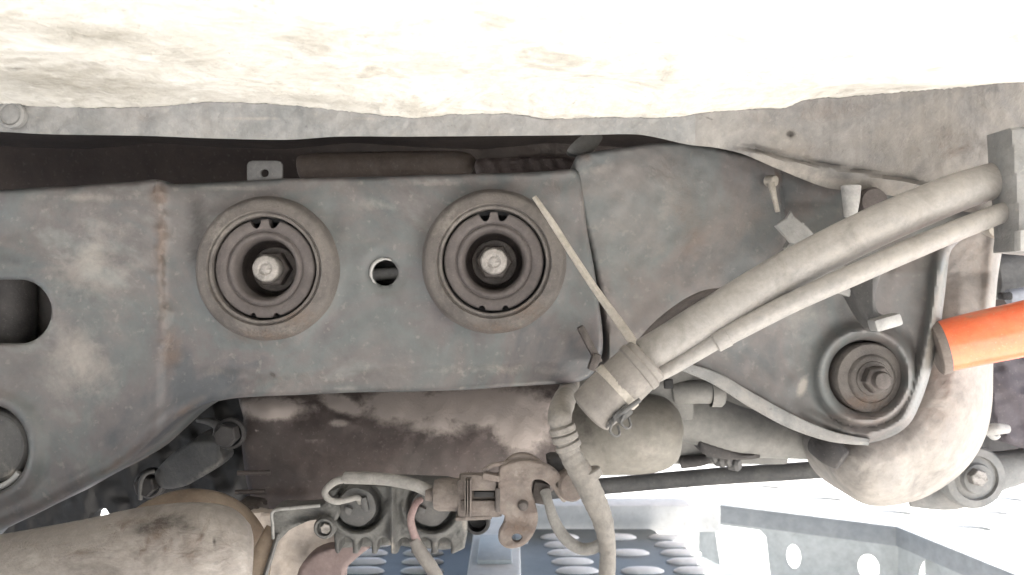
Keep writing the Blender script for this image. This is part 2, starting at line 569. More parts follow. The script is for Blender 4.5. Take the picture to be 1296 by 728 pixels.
# ------------------------------------------------------------------ floor of the car above
BODY = thing('car_underbody', 'underseal-coated car underbody, its glare painted cream, with grey turned-down lip across the top', 'car underbody')
lip = cr([(-4200, 140), (-1500, 136), (-700, 136), (-300, 134), (-80, 134), (0, 134), (60, 135), (120, 137), (200, 135), (255, 130), (300, 130), (370, 134), (430, 140), (480, 146), (510, 149),
          (540, 149), (575, 145), (650, 145), (690, 151), (760, 149), (846, 149), (900, 142), (960, 138), (992, 137), (1022, 126), (1060, 124), (1100, 120),
          (1200, 112), (1296, 103), (1400, 95), (1700, 85), (3000, 80)], 10)
LIPX, LIPY = lip[:, 0], lip[:, 1]
bot = cr([(-4200, 168), (-1500, 166), (-700, 166), (-300, 166), (-80, 166), (0, 167), (60, 170), (180, 172), (260, 175), (360, 177), (430, 173), (520, 173), (650, 172), (740, 171),
          (800, 170), (830, 174), (870, 183), (905, 187), (940, 195), (985, 214), (1040, 236), (1070, 241), (1100, 244), (1140, 250), (1190, 262), (1296, 280), (1400, 290), (1700, 300), (3000, 300)], 10)
YL = 0.50
BX = 0.66  # right edge of the unseen floor, placed to steer the sun
us = np.concatenate([np.arange(-4100, -250, 110.0), np.arange(-200, 1500, 3.0), np.linspace(1520, 648 + BX * F / YL, 12)])
lipy = np.interp(us, LIPX, LIPY) + 0.8 * vnoise(us, us * 0, 23, 3) + 0.8 * vnoise(us, us * 0, 8, 4)
rows = []
ts = np.concatenate([[0, 0.004, 0.012], np.linspace(0.03, 1, 70) ** 1.0 * 0.62 + 0.0, np.linspace(0.65, 4.0, 34)])
zl = CZ - (lipy - 364) * YL / F
xs = (us - 648) * YL / F
for t in ts:
    y = YL - t
    k = np.clip(t / 0.06, 0, 1)
    k = k * k * (3 - 2 * k)
    zz = zl * (1 - k) + (CZ + 0.1075 + 0.006 * t) * k
    zz = zz + np.minimum(t / 0.02, 1) * (0.0020 * vnoise(xs, np.full_like(xs, y), 0.16, 5) + 0.0006 * vnoise(xs, np.full_like(xs, y) , 0.035, 6)
                                        + 0.0002 * vnoise(xs, np.full_like(xs, y), 0.012, 8))
    zz = zz - 0.0035 * np.exp(-(t / 0.006) ** 2) * 0 + 0.004 * np.exp(-(t / 0.004) ** 2) * 0
    rows.append([(a, y, b) for a, b in zip(xs, zz)])
kc = next(i for i, t in enumerate(ts) if t > 0.36)
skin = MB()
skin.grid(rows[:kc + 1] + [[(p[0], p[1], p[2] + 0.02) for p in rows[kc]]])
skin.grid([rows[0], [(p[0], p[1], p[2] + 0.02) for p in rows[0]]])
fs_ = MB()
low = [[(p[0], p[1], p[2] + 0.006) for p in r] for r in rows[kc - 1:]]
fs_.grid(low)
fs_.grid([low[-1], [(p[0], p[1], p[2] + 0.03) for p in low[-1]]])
fs_.build('front_floor_blocker', 'midgrey', BODY)  # unseen floor over the camera, stretched and dark to cut frontal light
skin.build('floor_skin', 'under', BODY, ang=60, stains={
    'oil_shade': [(20, 87, 22, 1.6, 0.6, 1), (62, 88, 18, 1.4, 0.6, 1), (100, 88, 12, 1.4, 0.5, 1), (110, 122, 20, 3, 0.4, -12), (200, 107, 12, 1.4, 0.5, 4), (290, 87, 14, 1.4, 0.45, -12), (320, 122, 24, 1.2, 0.4, 4), (323, 7, 5, 1.5, 0.6),
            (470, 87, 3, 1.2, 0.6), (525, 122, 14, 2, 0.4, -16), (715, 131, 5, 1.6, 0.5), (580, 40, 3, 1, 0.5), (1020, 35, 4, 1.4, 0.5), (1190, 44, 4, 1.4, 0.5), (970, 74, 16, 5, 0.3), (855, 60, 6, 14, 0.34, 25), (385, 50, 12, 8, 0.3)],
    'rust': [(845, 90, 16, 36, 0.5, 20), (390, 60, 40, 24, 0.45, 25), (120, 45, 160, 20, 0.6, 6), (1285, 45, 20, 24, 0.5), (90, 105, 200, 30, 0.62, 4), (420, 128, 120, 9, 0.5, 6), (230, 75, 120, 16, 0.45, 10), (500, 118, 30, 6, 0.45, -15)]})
fl = MB()
lipb = np.interp(us, bot[:, 0], bot[:, 1])
rows = []
K = 26
for j in range(K + 1):
    t = j / K
    py = lipy + (lipb - lipy) * t
    wide = np.clip((lipb - lipy - 35) / 90, 0, 1)
    y = YL - 0.001 + t * (0.003 + 0.05 * wide) + 0.0012 * vnoise(us, py, 90, 9) + 0.0006 * vnoise(us, py, 24, 10)
    # the pressed fold that runs down the inner arch panel
    fy = np.interp(us, [930, 960, 1000, 1060, 1135, 1180], [186, 190, 201, 211, 224, 232])
    on = np.clip((us - 925) / 30, 0, 1) * np.clip((1200 - us) / 50, 0, 1)
    y = y + on * 0.0035 * np.clip(1 - np.abs(py - fy + 2) / 5, 0, 1) - on * 0.006 * (np.clip((py - fy) / 4, 0, 1))
    hd = np.hypot(us - 1000, py - 170)
    y = y + 0.004 * np.exp(-(hd / 5) ** 2)
    # swage in the flange near the left end
    y = y + 0.003 * np.exp(-(((us - 182) + (py - 150) * 0.4) / 14) ** 2) * np.clip(t * 3, 0, 1)
    rows.append([P(a, b, c) for a, b, c in zip(us, py, y)])
kc2 = int(np.argmin(np.abs(us - 880)))
FST = {
    'dust': [(1060, 230, 120, 10, 0.55, 12), (1150, 170, 60, 20, 0.35), (960, 170, 60, 16, 0.35), (460, 150, 40, 3, 0.5), (320, 150, 60, 3, 0.55), (1250, 120, 50, 10, 0.4)],
    'oil_shade': [(1000, 170, 7, 5, 0.9), (960, 191, 22, 2.5, 0.75, 14), (1020, 204, 40, 2.2, 0.8, 13), (1105, 219, 24, 2, 0.7, 10), (898, 150, 20, 2.0, 0.6, 22), (1230, 185, 60, 30, 0.4), (1150, 150, 40, 20, 0.25)],  # blackens the dent as the hole's shade; dark streaks follow the fold
    'rust': [(1040, 140, 90, 20, 0.4), (1010, 190, 60, 10, 0.4), (1200, 190, 80, 40, 0.35), (180, 150, 14, 8, 0.4), (960, 150, 40, 14, 0.3)]}
for nm_, mt_, sl_ in (('lip_flange', 'flange', slice(0, kc2 + 1)), ('wheel_arch', 'arch', slice(kc2, None))):
    fl = MB()
    rr = [r[sl_] for r in rows]
    fl.grid(rr)
    fl.grid([rr[-1], [(p[0], p[1] + 0.004, p[2] + 0.001) for p in rr[-1]], [(p[0], p[1] + 0.006, p[2] + 0.02) for p in rr[-1]]])
    fl.build(nm_, mt_, BODY, ang=50, stains=FST)
pl = MB()
c0 = P(16, 146, 0.497)
s = 0.497 / F
pl.lathe([(17 * s, -0.002), (17 * s, 0.002), (14 * s, 0.0032), (12.5 * s, 0.0022), (10 * s, 0.003), (0.0001, 0.0034)], c0, AX, 28)
pl.build('drain_plug', 'flange', BODY)

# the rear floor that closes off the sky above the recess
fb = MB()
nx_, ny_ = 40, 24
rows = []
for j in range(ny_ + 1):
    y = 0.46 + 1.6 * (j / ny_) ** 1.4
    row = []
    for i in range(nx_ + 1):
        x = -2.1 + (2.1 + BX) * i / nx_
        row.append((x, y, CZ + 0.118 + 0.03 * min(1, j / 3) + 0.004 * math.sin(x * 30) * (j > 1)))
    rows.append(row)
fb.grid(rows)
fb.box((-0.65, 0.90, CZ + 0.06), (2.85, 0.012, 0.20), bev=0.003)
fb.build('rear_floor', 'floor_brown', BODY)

# ------------------------------------------------------------------ things in the recess above the crossmember
tk = MB()
Yk = 0.66
tk.tube(PP([(380, 213), (400, 211), (480, 209), (560, 208), (588, 209), (598, 213)], Yk), [15 * Yk / F, 17 * Yk / F, 17 * Yk / F, 17 * Yk / F, 16 * Yk / F, 10 * Yk / F], seg=24)
tag(tk.build('fuel_pipe', grime('pipe_brown', [(0.085, 0.066, 0.055), (0.12, 0.097, 0.083)], scale=30, speck=0.2)),
    'brown round-ended pipe lying in the dark recess above the crossmember', 'pipe')
hg = thing('recess_hanger', 'reddish brown bracket with pale folded tab in the recess above the joint', 'bracket')
h1 = MB()
h1.sheet(cr([(604, 202), (640, 200), (690, 198), (724, 201), (728, 214), (700, 222), (640, 224), (606, 222)], 6, True), [], lambda x, y, s: 0.63 + 0.004 * vnoise(x, y, 30, 3), 3, 0.03, 4)
h1.build('body', grime('recess_red', [(0.055, 0.042, 0.039), (0.085, 0.067, 0.062)], scale=40, speck=0.3), hg)
h2 = MB()
h2.sheet(cr([(738, 171), (762, 171), (757, 184), (744, 194), (730, 196), (718, 190)], 5, True), [], lambda x, y, s: 0.575 + 0.0004 * (x - 740) , 3, 0.012, 3)
h2.build('tab', 'duct', hg)

# ================================================================== CROSSMEMBER
XM = thing('crossmember', 'long grey-painted steel crossmember with two round bushings and a rusty weld seam', 'subframe')
out = [(-140, 247), (-60, 243), (0, 241), (40, 238), (60, 236.5), (90, 236), (120, 233), (150, 231), (180, 229), (195, 227), (208, 229), (222, 233), (300, 229.5), (360, 226), (420, 225), (500, 223),
       (560, 221), (630, 219.5), (690, 217), (722, 214), (733, 220), (737, 240), (743, 290), (752, 340), (759, 390), (763, 425), (762, 448), (755, 466), (744, 479), (722, 485),
       (690, 487), (640, 490), (600, 493), (550, 495), (500, 496), (460, 496.5), (420, 498), (380, 500), (350, 501), (320, 502.5), (300, 504), (280, 507), (260, 512), (240, 521),
       (222, 532), (205, 546), (190, 560), (175, 574), (158, 588), (138, 600), (110, 615), (80, 631), (50, 648), (20, 662), (-20, 682), (-60, 700), (-140, 730)]
outl = cr(out, 3, True)
slot = [(25 + 40.5 * math.cos(a), 394.5 + 40.5 * math.sin(a)) for a in np.linspace(-math.pi / 2, math.pi / 2, 28)] + [(-100, 435), (-100, 354)]
holeL = circ(487, 345.5, 16.5, n=28)
ringL = circ(-14, 568, 50, 56, n=48)
B1, B2 = (337, 340), (625, 331)


def yx(x, y, sd):
    Y = np.full(x.shape, 0.540)
    Y = Y + 0.0006 * vnoise(x, y, 130, 21) + 0.00025 * vnoise(x, y, 36, 22)
    # left casting is joined a little proud of the tube at the weld
    st = np.clip((x - 196) / 16, 0, 1)
    Y += -0.0012 + 0.0024 * st * st * (3 - 2 * st)
    # weld bead
    wx = 204 + 3 * np.sin(y * 0.05) + 2 * np.sin(y * 0.21)
    bead = np.exp(-((x - wx) / (7 + 1.5 * np.sin(y * 0.13))) ** 2) * np.clip((470 - y) / 60, 0, 1)
    Y -= bead * (0.0018 + 0.00025 * np.sin(y * 0.42) + 0.0003 * np.sin(y * 0.13 + 1))
    # lower flank leans away below the fold
    fold = np.interp(x, [-140, 60, 150, 230, 300, 420, 600, 760], [720, 640, 590, 520, 476, 462, 456, 452])
    k = np.clip((y - fold) / 10, 0, None)
    Y += 0.0005 * np.minimum(k, 1) ** 2 + 0.0011 * np.clip(k - 0.5, 0, 6) * np.clip((x - 230) / 80, 0.0, 1)
    # raised rim along the lower left edge
    rim = np.exp(-((-sd - 14) / 9) ** 2) * np.clip((300 - x) / 60, 0, 1) * np.clip((y - 480) / 40, 0, 1)
    Y -= 0.0016 * rim
    # pressed lands round the two bushings
    for cx, cy in (B1, B2):
        r = np.hypot(x - cx, y - cy)
        Y -= 0.0035 * np.clip((112 - r) / 26, 0, 1) ** 2
    # dish round the small drilled hole and the slot
    Y += 0.0012 * np.exp(-((np.hypot(x - 487, y - 345) - 20) / 8) ** 2)
    r = np.hypot((x + 14) / 50, (y - 568) / 56)
    Y -= 0.0025 * np.exp(-((r - 1.12) / 0.16) ** 2)
    Y += 0.002 * np.exp(-(((y - 290) + (x - 20) * 0.1) / 26) ** 2 - ((x + 20) / 60) ** 2)
    # slow bow of the top edge
    Y += 0.0015 * np.exp(-((y - 225) / 16) ** 2)
    return Y


xm = MB()
xm.sheet(outl, [slot, holeL, ringL, circ(B1[0], B1[1], 72, n=60), circ(B2[0], B2[1], 72, n=60)], yx, 3.0, 0.062, 4.5, 0.005, 3.0)
xm.sheet(outl, [], lambda x, y, s: np.full(x.shape, 0.60), 12, 0.002, 0.5)
xm.build('beam', 'frame', XM, ang=55, stains={
    'rust': [(204, 320, 12, 110, 0.55), (201, 250, 15, 24, 0.7), (207, 390, 15, 60, 0.5), (216, 445, 20, 40, 0.6), (150, 585, 60, 10, 0.5, -38), (80, 632, 60, 9, 0.45, -28), (240, 515, 40, 9, 0.5, -35),
             (337, 425, 70, 14, 0.42), (625, 412, 60, 12, 0.42), (415, 370, 14, 40, 0.35), (460, 226, 60, 6, 0.4), (335, 480, 160, 22, 0.28), (640, 470, 60, 20, 0.3), (700, 240, 30, 14, 0.35),
             (520, 280, 30, 40, 0.22), (740, 430, 16, 20, 0.4)],
    'dust': [(110, 250, 90, 8, 0.5), (120, 330, 70, 70, 0.5), (100, 460, 60, 80, 0.5), (300, 238, 60, 6, 0.5), (130, 300, 60, 50, 0.42), (130, 470, 60, 60, 0.34), (590, 468, 120, 10, 0.40), (450, 492, 90, 5, 0.4), (480, 260, 40, 12, 0.4),
             (80, 600, 50, 14, 0.3, -30), (560, 232, 80, 6, 0.45), (690, 470, 40, 8, 0.4), (270, 470, 40, 12, 0.35)],
    'oil_shade': [(250, 300, 20, 90, 0.62), (425, 300, 20, 70, 0.5), (535, 300, 18, 70, 0.45), (290, 245, 60, 14, 0.4), (620, 240, 60, 12, 0.4), (30, 480, 40, 60, 0.4), (290, 470, 70, 10, 0.55, 4), (345, 474, 5, 3, 1.0, 30), (250, 330, 30, 50, 0.3), (440, 290, 26, 50, 0.3), (735, 300, 8, 60, 0.4), (20, 330, 50, 14, 0.45, 5), (45, 500, 40, 26, 0.3),
            (520, 470, 60, 8, 0.3), (60, 240, 80, 5, 0.4), (260, 265, 40, 16, 0.35), (560, 300, 18, 50, 0.28)]})
tb = MB()
tb.pplate([(313, 236), (313, 209), (315.5, 205), (320, 203.5), (351, 203.5), (356, 205), (358, 209), (358, 236)], 0.548, [circ(335.5, 219.5, 5, n=20)], 0.0025, 0.0006)
tb.build('mounting_tab', 'midgrey', XM, label='small grey tab with one hole on the top edge')
# inside the slot and small hole: curved bore walls
bo = MB()
bo.tube(PP([(12, 300, 0.585), (14, 395, 0.585), (12, 490, 0.585)]), 30 * 0.585 / F, 24)
bo.build('inner_tube', 'dark', XM)
hl = MB()
hl.tube([P(487 + 17.6 * math.cos(a), 345.5 + 17.6 * math.sin(a), .5405) for a in np.linspace(math.radians(130), math.radians(300), 18)], [.0001] + [.0007] * 3 + [.0011] * 10 + [.0007] * 3 + [.0001], 10, 3)
hl.build('hole_lip', 'palegrey', XM)
b2 = MB()
b2.tube(PP([(440, 352, 0.572), (487, 347, 0.572), (530, 343, 0.572)]), 8 * 0.57 / F, 18)
b2.build('brace_rod', 'palegrey', XM)


# ------------------------------------------------------------------ bushings
def make_bushing(cx, cy, Y):
    root = thing('bushing', '', 'bushing', 'bushings in the crossmember')
    c = P(cx, cy, Y)
    s = Y / F
    pr = lambda L: [(r * s, h * s) for r, h in L]
    q = MB()
    q.lathe(pr([(92, -6), (89.5, 1), (87.5, 5), (85, 8.5), (81, 10), (75, 11.5), (72.5, 12.5), (71.2, 10), (70.6, 8), (69.6, 8), (69, 10.5), (67, 11), (65.8, 10.5), (65.2, 8), (65, -14)]), c, AX, 96,
            rfun=lambda j, a, r: r * (1 + 0.004 * math.sin(3 * a + 1) + 0.002 * math.sin(11 * a)))
    q.build('housing_ring', 'ring', root, stains={'rust': [(cx + 40, cy + 62, 40, 22, 0.5), (cx - 60, cy + 40, 20, 40, 0.3), (cx, cy + 85, 60, 12, 0.5)], 'dust': [(cx - 62, cy - 50, 26, 40, 0.4, 40), (cx + 30, cy + 78, 30, 10, 0.35)]})
    # gap floor
    q = MB()
    q.lathe(pr([(65.2, -12), (60, -12)]), c, AX, 64)
    q.build('gap_seal', 'black', root)

    def notch(j, a, r):
        a = (a + math.pi) % (2 * math.pi) - math.pi
        dd = math.degrees(a)
        cut = 0.0
        for ac, wd, dp in ((11.0, 6.6, 11.5), (-11.0, 6.6, 11.5), (166, 4.0, 5), (-166, 4.0, 5)):
            u = abs((dd - ac + 180) % 360 - 180) / wd
            if u < 1:
                cut = max(cut, dp * math.sqrt(1 - u ** 2))
        return min(r, (62.5 - cut) * s)
    q = MB()
    q.lathe(pr([(62.5, -12), (62.5, 4), (61.8, 6.2), (60, 7), (55, 7.2), (49.5, 7), (48.6, 6.2), (47.8, 4.6), (46.8, 4.6), (46, 6.0), (44.5, 7.8), (42.5, 8.2), (40.5, 7.4), (39, 4.5), (37.5, -2), (36.8, -10), (36.4, -20)]),
            c, AX, 480, rfun=notch)
    q.build('rubber_ring', 'rubber', root, ang=50)
    q = MB()
    q.lathe(pr([(36.5, -18), (36, -30), (34, -40), (30, -44), (27, -43), (25, -43), (0.01, -43)]), c, AX, 48)
    q.build('cup', 'cavity', root)
    bl = MB()
    bl.lathe(pr([(29.5, -43.5), (29.5, -40), (28.5, -38.8), (18, -38.6)]), c, AX, 40)
    bl.hexa(c + AX * (-39 * s), AX, 24.0 * s, 20 * s, ch=0.10, a0=0.25)
    bo = bl.build('nut', 'bolt_dark', root, ang=30)
    q = MB()
    q.lathe(pr([(17, -22), (17, 2.2), (16, 4), (14.5, 4.8), (9, 5.2), (8, 4.4), (6.5, 4.2), (5, 5.2), (0.01, 5.4)]), c, AX, 40, rfun=lambda j, a, r: r * (1 + 0.012 * math.sin(9 * a + j)))
    q.build('bolt_shank', 'bolt', bo)
    return root


bu = make_bushing(B1[0], B1[1], 0.5345)
bu['label'] = 'left of the two large round bushings, nearer the rusty weld seam'
cb = copy_tree(bu)
cb.location = P(B2[0], B2[1], 0.5345) - P(B1[0], B1[1], 0.5345)
cb['label'] = 'right of the two large round bushings, beside the pale cable tie tail'

# big bushing cut by the left edge of the frame
lb = thing('control_arm_bushing', 'grey end bushing in an oval recess at the lower left edge', 'bushing')
q = MB()
c = P(-13, 566, 0.545)
s = 0.545 / F
q.lathe([(47 * s, -0.02), (47 * s, -0.004), (45 * s, -0.002), (42 * s, -0.001), (40 * s, -0.002), (36 * s, -0.003), (0.0001, -0.003)], c, AX, 64)
q.build('end_cap', 'midgrey', lb, stains={'dust': [(15, 600, 14, 8, 0.8, -20)]})  # dust spot paints the light on the rim's lower crescent
q = MB()
q.tube([P(-13 + 46.5 * math.cos(a), 568 + 50 * math.sin(a), 0.543) for a in np.linspace(0.65, 1.75, 24)], 4.0 * s, 12, 2)
q.build('rim', 'palegrey', lb)  # pale arc puts the rim's highlight into the colour

# ================================================================== SIDE BRACKET (right half)
SB = thing('side_bracket', 'broad grey pressed steel bracket right of the black gap, with a rounded lower lobe', 'bracket')
out = [(728, 222), (727, 205), (733, 196), (760, 191), (800, 185), (830, 181), (862, 181), (905, 187), (940, 195), (985, 205), (1040, 215), (1120, 220), (1200, 230), (1240, 250), (1232, 290), (1205, 315), (1199, 345), (1195, 380),
       (1190, 415), (1183, 450), (1174, 485), (1163, 515), (1150, 538), (1128, 553), (1100, 561), (1075, 560), (1048, 551), (1015, 536), (985, 519), (960, 505), (930, 490), (900, 474), (876, 464),
       (850, 462), (820, 470), (790, 480), (773, 480), (768, 462), (770, 440), (768, 415), (761, 375), (753, 335), (742, 290), (734, 255)]
outs = cr(out, 3, True)


def ysb(x, y, sd):
    Y = np.full(x.shape, 0.548) + 0.0007 * vnoise(x, y, 120, 31) + 0.0003 * vnoise(x, y, 30, 32)
    e = 987 + (y - 250) * 0.10
    k = np.clip((x - e) / 5, 0, 1) * np.clip((345 - y) / 90, 0, 1)
    Y += 0.014 * k
    # soft vertical swages
    Y += 0.0016 * np.exp(-((x - 865 - (y - 280) * 0.05) / 24) ** 2) * np.clip((330 - y) / 60, 0, 1) + 0.0012 * np.exp(-((x - 800) / 30) ** 2)
    # collar round the pivot
    r = np.hypot(x - 1096, y - 476)
    Y -= 0.0025 * np.clip((84 - r) / 38, 0, 1) ** 2
    # rolled outer rim of the lobe
    Y -= 0.011 * np.exp(-((-sd - 12) / 9) ** 2) * np.clip((x - 1010) / 60, 0, 1) * np.clip((y - 290) / 60, 0, 1)
    # hollow below the hoses
    Y += 0.004 * np.exp(-((x - 1000) / 70) ** 2 - ((y - 440) / 50) ** 2)
    return Y


q = MB()
q.sheet(outs, [circ(1094, 476, 45.5, n=64)], ysb, 3.0, 0.05, 4, 0.016, 3)
q.lathe([(0.001, 0), (50 * .55 / F, 0)], P(1094, 476, .562), AX, 32)
q.build('plate', 'bracket', SB, ang=55, stains={
    'rust': [(872, 280, 34, 90, 0.46), (850, 215, 50, 26, 0.4), (940, 300, 50, 80, .3), (800, 330, 16, 60, 0.35), (960, 260, 26, 50, 0.35), (905, 350, 30, 40, 0.35), (1096, 530, 60, 14, 0.45), (742, 200, 10, 14, 0.5), (985, 225, 8, 14, 0.6)],
    'dust': [(760, 215, 40, 10, 0.4, -10), (1000, 400, 50, 60, 0.35), (840, 280, 20, 60, 0.28), (1180, 420, 8, 100, 0.55, 8), (1015, 490, 7, 16, 0.9, 20)],  # narrow dust streak paints the highlight down the lobe's right rim
    'oil_shade': [(930, 230, 40, 30, 0.3), (965, 420, 20, 30, 0.4), (1096, 440, 50, 12, 0.45), (780, 430, 16, 30, 0.3), (985, 260, 10, 40, 0.4), (1160, 330, 8, 40, 0.35)]})
# pressed strip that runs down under the hose to the lobe
q = MB()
def strip(t0, pts, wd, th):
    C = cr([(*p,) for p in pts], 8)
    rows = []
    for i in range(len(C)):
        a = C[max(i - 1, 0)]
        b = C[min(i + 1, len(C) - 1)]
        tx, ty = b[0] - a[0], b[1] - a[1]
        L = math.hypot(tx, ty)
        nx2, ny2 = -ty / L, tx / L
        wv = np.interp(i / (len(C) - 1), np.linspace(0, 1, len(wd)), wd)
        Y = C[i][2]
        prof = [(-1, th), (-1, 0.0008), (-0.86, 0), (0, -0.0008), (0.86, 0), (1, 0.0008), (1, th)]
        rows.append([P(C[i][0] + nx2 * wv * u, C[i][1] + ny2 * wv * u, Y + h) for u, h in prof])
    return rows
q.grid(strip(0, [(858, 462, 0.536), (905, 479, 0.534), (950, 506, 0.533), (1000, 533, 0.532), (1050, 552, 0.532), (1100, 560, 0.533)], [5, 8, 9, 9, 7, 4], 0.012))
q.build('edge_strip', 'flange', SB, stains={'dust': [(960, 510, 90, 20, 0.4, 30)]})
# small ribs and torn tabs near the joint
q = MB()
q.box(P(746, 436, 0.528), (9 * 0.5e-3, 0.012, 50 * 0.5e-3), Matrix.Rotation(math.radians(-28), 3, 'Y'), 0.0012)
q.box(P(752, 458, 0.525), (10 * 0.5e-3, 0.010, 22 * 0.5e-3), Matrix.Rotation(math.radians(20), 3, 'Y'), 0.0012)
q.build('joint_rib', 'bolt_dark', SB)
q = MB()
q.tube(PP([(976, 232, 0.536), (980, 250, 0.534), (984, 268, 0.535)]), [5 * 5e-4, 3.5 * 5e-4, 3 * 5e-4], 12)
q.tube(PP([(971, 229, 0.541), (981, 229, 0.536)]), 7 * 5e-4, 14)
q.build('rivet', 'tie', SB)

# pivot bolt in the lobe
pv = thing('pivot_bolt', 'stepped bushing and bolt in the rounded lobe at the lower right', 'bolt')
c = P(1094, 477, 0.552)
s = 0.552 / F
ax = Vector((0.06, -1, 0))
pr = lambda L: [(r * s, h * s) for r, h in L]
q = MB()
q.lathe(pr([(44, -14), (44, 15), (42, 17.5), (36, 18.5), (31, 19), (30, 18), (29, 19), (28, 21), (26, 22.5), (22, 23), (21, 25), (16, 26)]), c, ax, 64)
q.build('washer', 'ring', pv, stains={'rust': [(1096, 510, 50, 16, 0.6)]})
q = MB()
q.hexa(c + ax * (23 * s), ax, 17.5 * s, 17 * s, a0=0.4)
q.build('nut', 'bolt_dark', pv, ang=30)
q = MB()
q.lathe(pr([(11, 36), (11, 47), (9.5, 49), (5, 49.5), (0.01, 49.8)]), c, ax, 24)
q.build('shank', 'bolt_dark', pv)

# ------------------------------------------------------------------ clips behind the hoses
cl = thing('hose_clip', 'small grey folded sheet clip sticking up behind the thick hose', 'clip')
q = MB()
q.pplate([(980, 286), (994, 276), (1000, 267), (1005, 275), (1022, 288), (1032, 300), (1020, 312), (1000, 308)], 0.520, [circ(1014, 283.5, 3.6, 2.2, n=14)], 0.004, 0.001)
q.build('tab', 'flange', cl)
q = MB()
q.box(P(1040, 334, 0.527), (0.014, 0.010, 0.050), Matrix.Rotation(math.radians(-52), 3, 'Y'), 0.002)
q.build('stem', 'duct', cl)
q = MB()
q.pplate([(1048, 366), (1056, 358), (1066, 354), (1076, 368), (1074, 376), (1062, 372)], 0.516, (), 0.004, 0.001)
q.build('lower_tab', 'flange', cl)

st = thing('weld_stud', 'pale grey stud under the arch panel, above the thick hose', 'stud')
q = MB()
q.tube(PP([(1077, 236, 0.53), (1077, 252, 0.53), (1076, 274, 0.53)]), [12.5 * 4.9e-4, 11 * 4.9e-4, 8 * 4.9e-4], 14)
q.build('shaft', 'palegrey', st)
q = MB()
q.lathe([(0.009, -0.01), (0.0095, 0.0), (0.008, 0.004), (0.0001, 0.0045)], P(1104, 256, 0.535), AX, 24)
q.build('grommet', 'rubber', st)

lv = thing('hose_lever', 'dark grey curved steel lever with a pale flared foot below the hoses', 'lever')
q = MB()
q.sheet(cr([(1062, 352), (1085, 340), (1105, 330), (1116, 334), (1114, 350), (1108, 372), (1112, 396), (1138, 402), (1136, 412), (1122, 417), (1108, 419), (1098, 410), (1086, 392), (1074, 370)], 4, True), [],
        lambda x, y, s: 0.515 + 0.012 * np.clip((1092 - x) / 30, -0.4, 1), 2.5, 0.012, 4)
q.build('arm', 'midgrey', lv)
q = MB()
q.box(P(1120, 408, 0.507), (0.0165, 0.012, 0.0075), Matrix.Rotation(math.radians(-16), 3, 'Y'), 0.002)
q.build('foot', 'palegrey', lv)
q = MB()
q.tube(PP([(1108, 334, 0.512), (1113, 345, 0.508)]), 0.0028, 12)
q.build('pin', 'bolt', lv)

# ================================================================== HOSES
hs = thing('thick_hose', 'thick dusty grey rubber hose curving from the sleeve up to the right', 'hose')
q = MB()
Yh = [0.470, 0.468, 0.466, 0.466, 0.467, 0.47, 0.474, 0.48]
pts = [(818, 452), (850, 434), (905, 400), (1000, 342), (1100, 291), (1200, 248), (1250, 231), (1292, 219)]
q.tube([P(a, b, y) for (a, b), y in zip(pts, Yh)], [25 * 4.34e-4, 26 * 4.34e-4, 26.5 * 4.34e-4, 26 * 4.34e-4, 26 * 4.34e-4, 25 * 4.34e-4, 23.5 * 4.34e-4, 22.5 * 4.34e-4], 28, 14)
q.build('rubber_wall', 'hose', hs, stains={'dust': [(1100, 300, 180, 14, 0.5, -25), (900, 415, 60, 8, 0.4, -30)], 'oil_shade': [(890, 375, 26, 8, 0.6, -32), (850, 405, 20, 6, 0.45, -35)]})
q = MB()
q.tube(PP([(812, 440, .480), (838, 416, .480), (868, 394, .479), (893, 379, .478), (912, 370, .477)]), [10 * 4.4e-4, 13 * 4.4e-4, 14 * 4.4e-4, 12 * 4.4e-4, 6 * 4.4e-4], 18, 10)
q.build('torn_wrap', 'rubber', hs)
hn = thing('thin_hose', 'thinner pale grey hose running along the underside of the thick hose', 'hose')
q = MB()
pts = [(800, 490, .468), (850, 465, .462), (905, 433, .458), (920, 425, .457), (1000, 384, .455), (1080, 348, .455), (1150, 317, .456), (1220, 288, .46), (1283, 264, .468)]
r = 4.27e-4
q.tube(PP(pts), [9 * r, 10 * r, 10.5 * r, 12.5 * r, 13 * r, 13.5 * r, 14 * r, 13.5 * r, 13 * r], 24, 12)
q.build('rubber_wall', 'hose', hn, stains={'dust': [(1150, 320, 150, 10, 0.6, -24), (1000, 390, 60, 8, 0.4, -24)]})
q = MB()
q.tube(PP([(906, 434, .4575), (921, 426, .4565)]), 12.6 * r, 22, 3)
q.build('collar', 'hose', hn)

slv = thing('hose_sleeve', 'short fat rubber sleeve with a clamp band at the lower end of the hoses', 'sleeve')
r = 0.462 / F
q = MB()
q.tube(PP([(748, 521, .462), (765, 505, .461), (790, 482, .460), (818, 456, .460)]), [31 * r, 32.5 * r, 32.5 * r, 31 * r], 36, 10)
q.build('rubber_wall', 'sleeve', slv, stains={'dust': [(800, 500, 40, 20, 0.4, -40)], 'oil_shade': [(735, 495, 16, 20, 0.35)]})
q = MB()
q.tube(PP([(806, 467, .460), (812, 462, .460)]), [33.6 * r, 33.6 * r], 40, 4)
q.build('upper_rim', 'sleeve', slv)
q = MB()
q.tube(PP([(778, 493, .461), (784.5, 487, .461)]), [34.6 * r, 34.6 * r], 40, 4)
q.build('clamp_band', 'tie', slv)
q = MB()
for dx, dy in ((0, 0), (14, -10)):
    q.tube(PP([(768 + dx, 541 + dy, .452), (776 + dx, 534 + dy, .447), (772 + dx, 545 + dy, .446), (779 + dx, 552 + dy, .446), (784 + dx, 549 + dy, .447), (782 + dx, 539 + dy, .449)]), 1.7 * r, 10, 6)
q.tube(PP([(772, 536, .450), (788, 522, .447), (810, 506, .446)]), 3.0 * r, 10, 6)
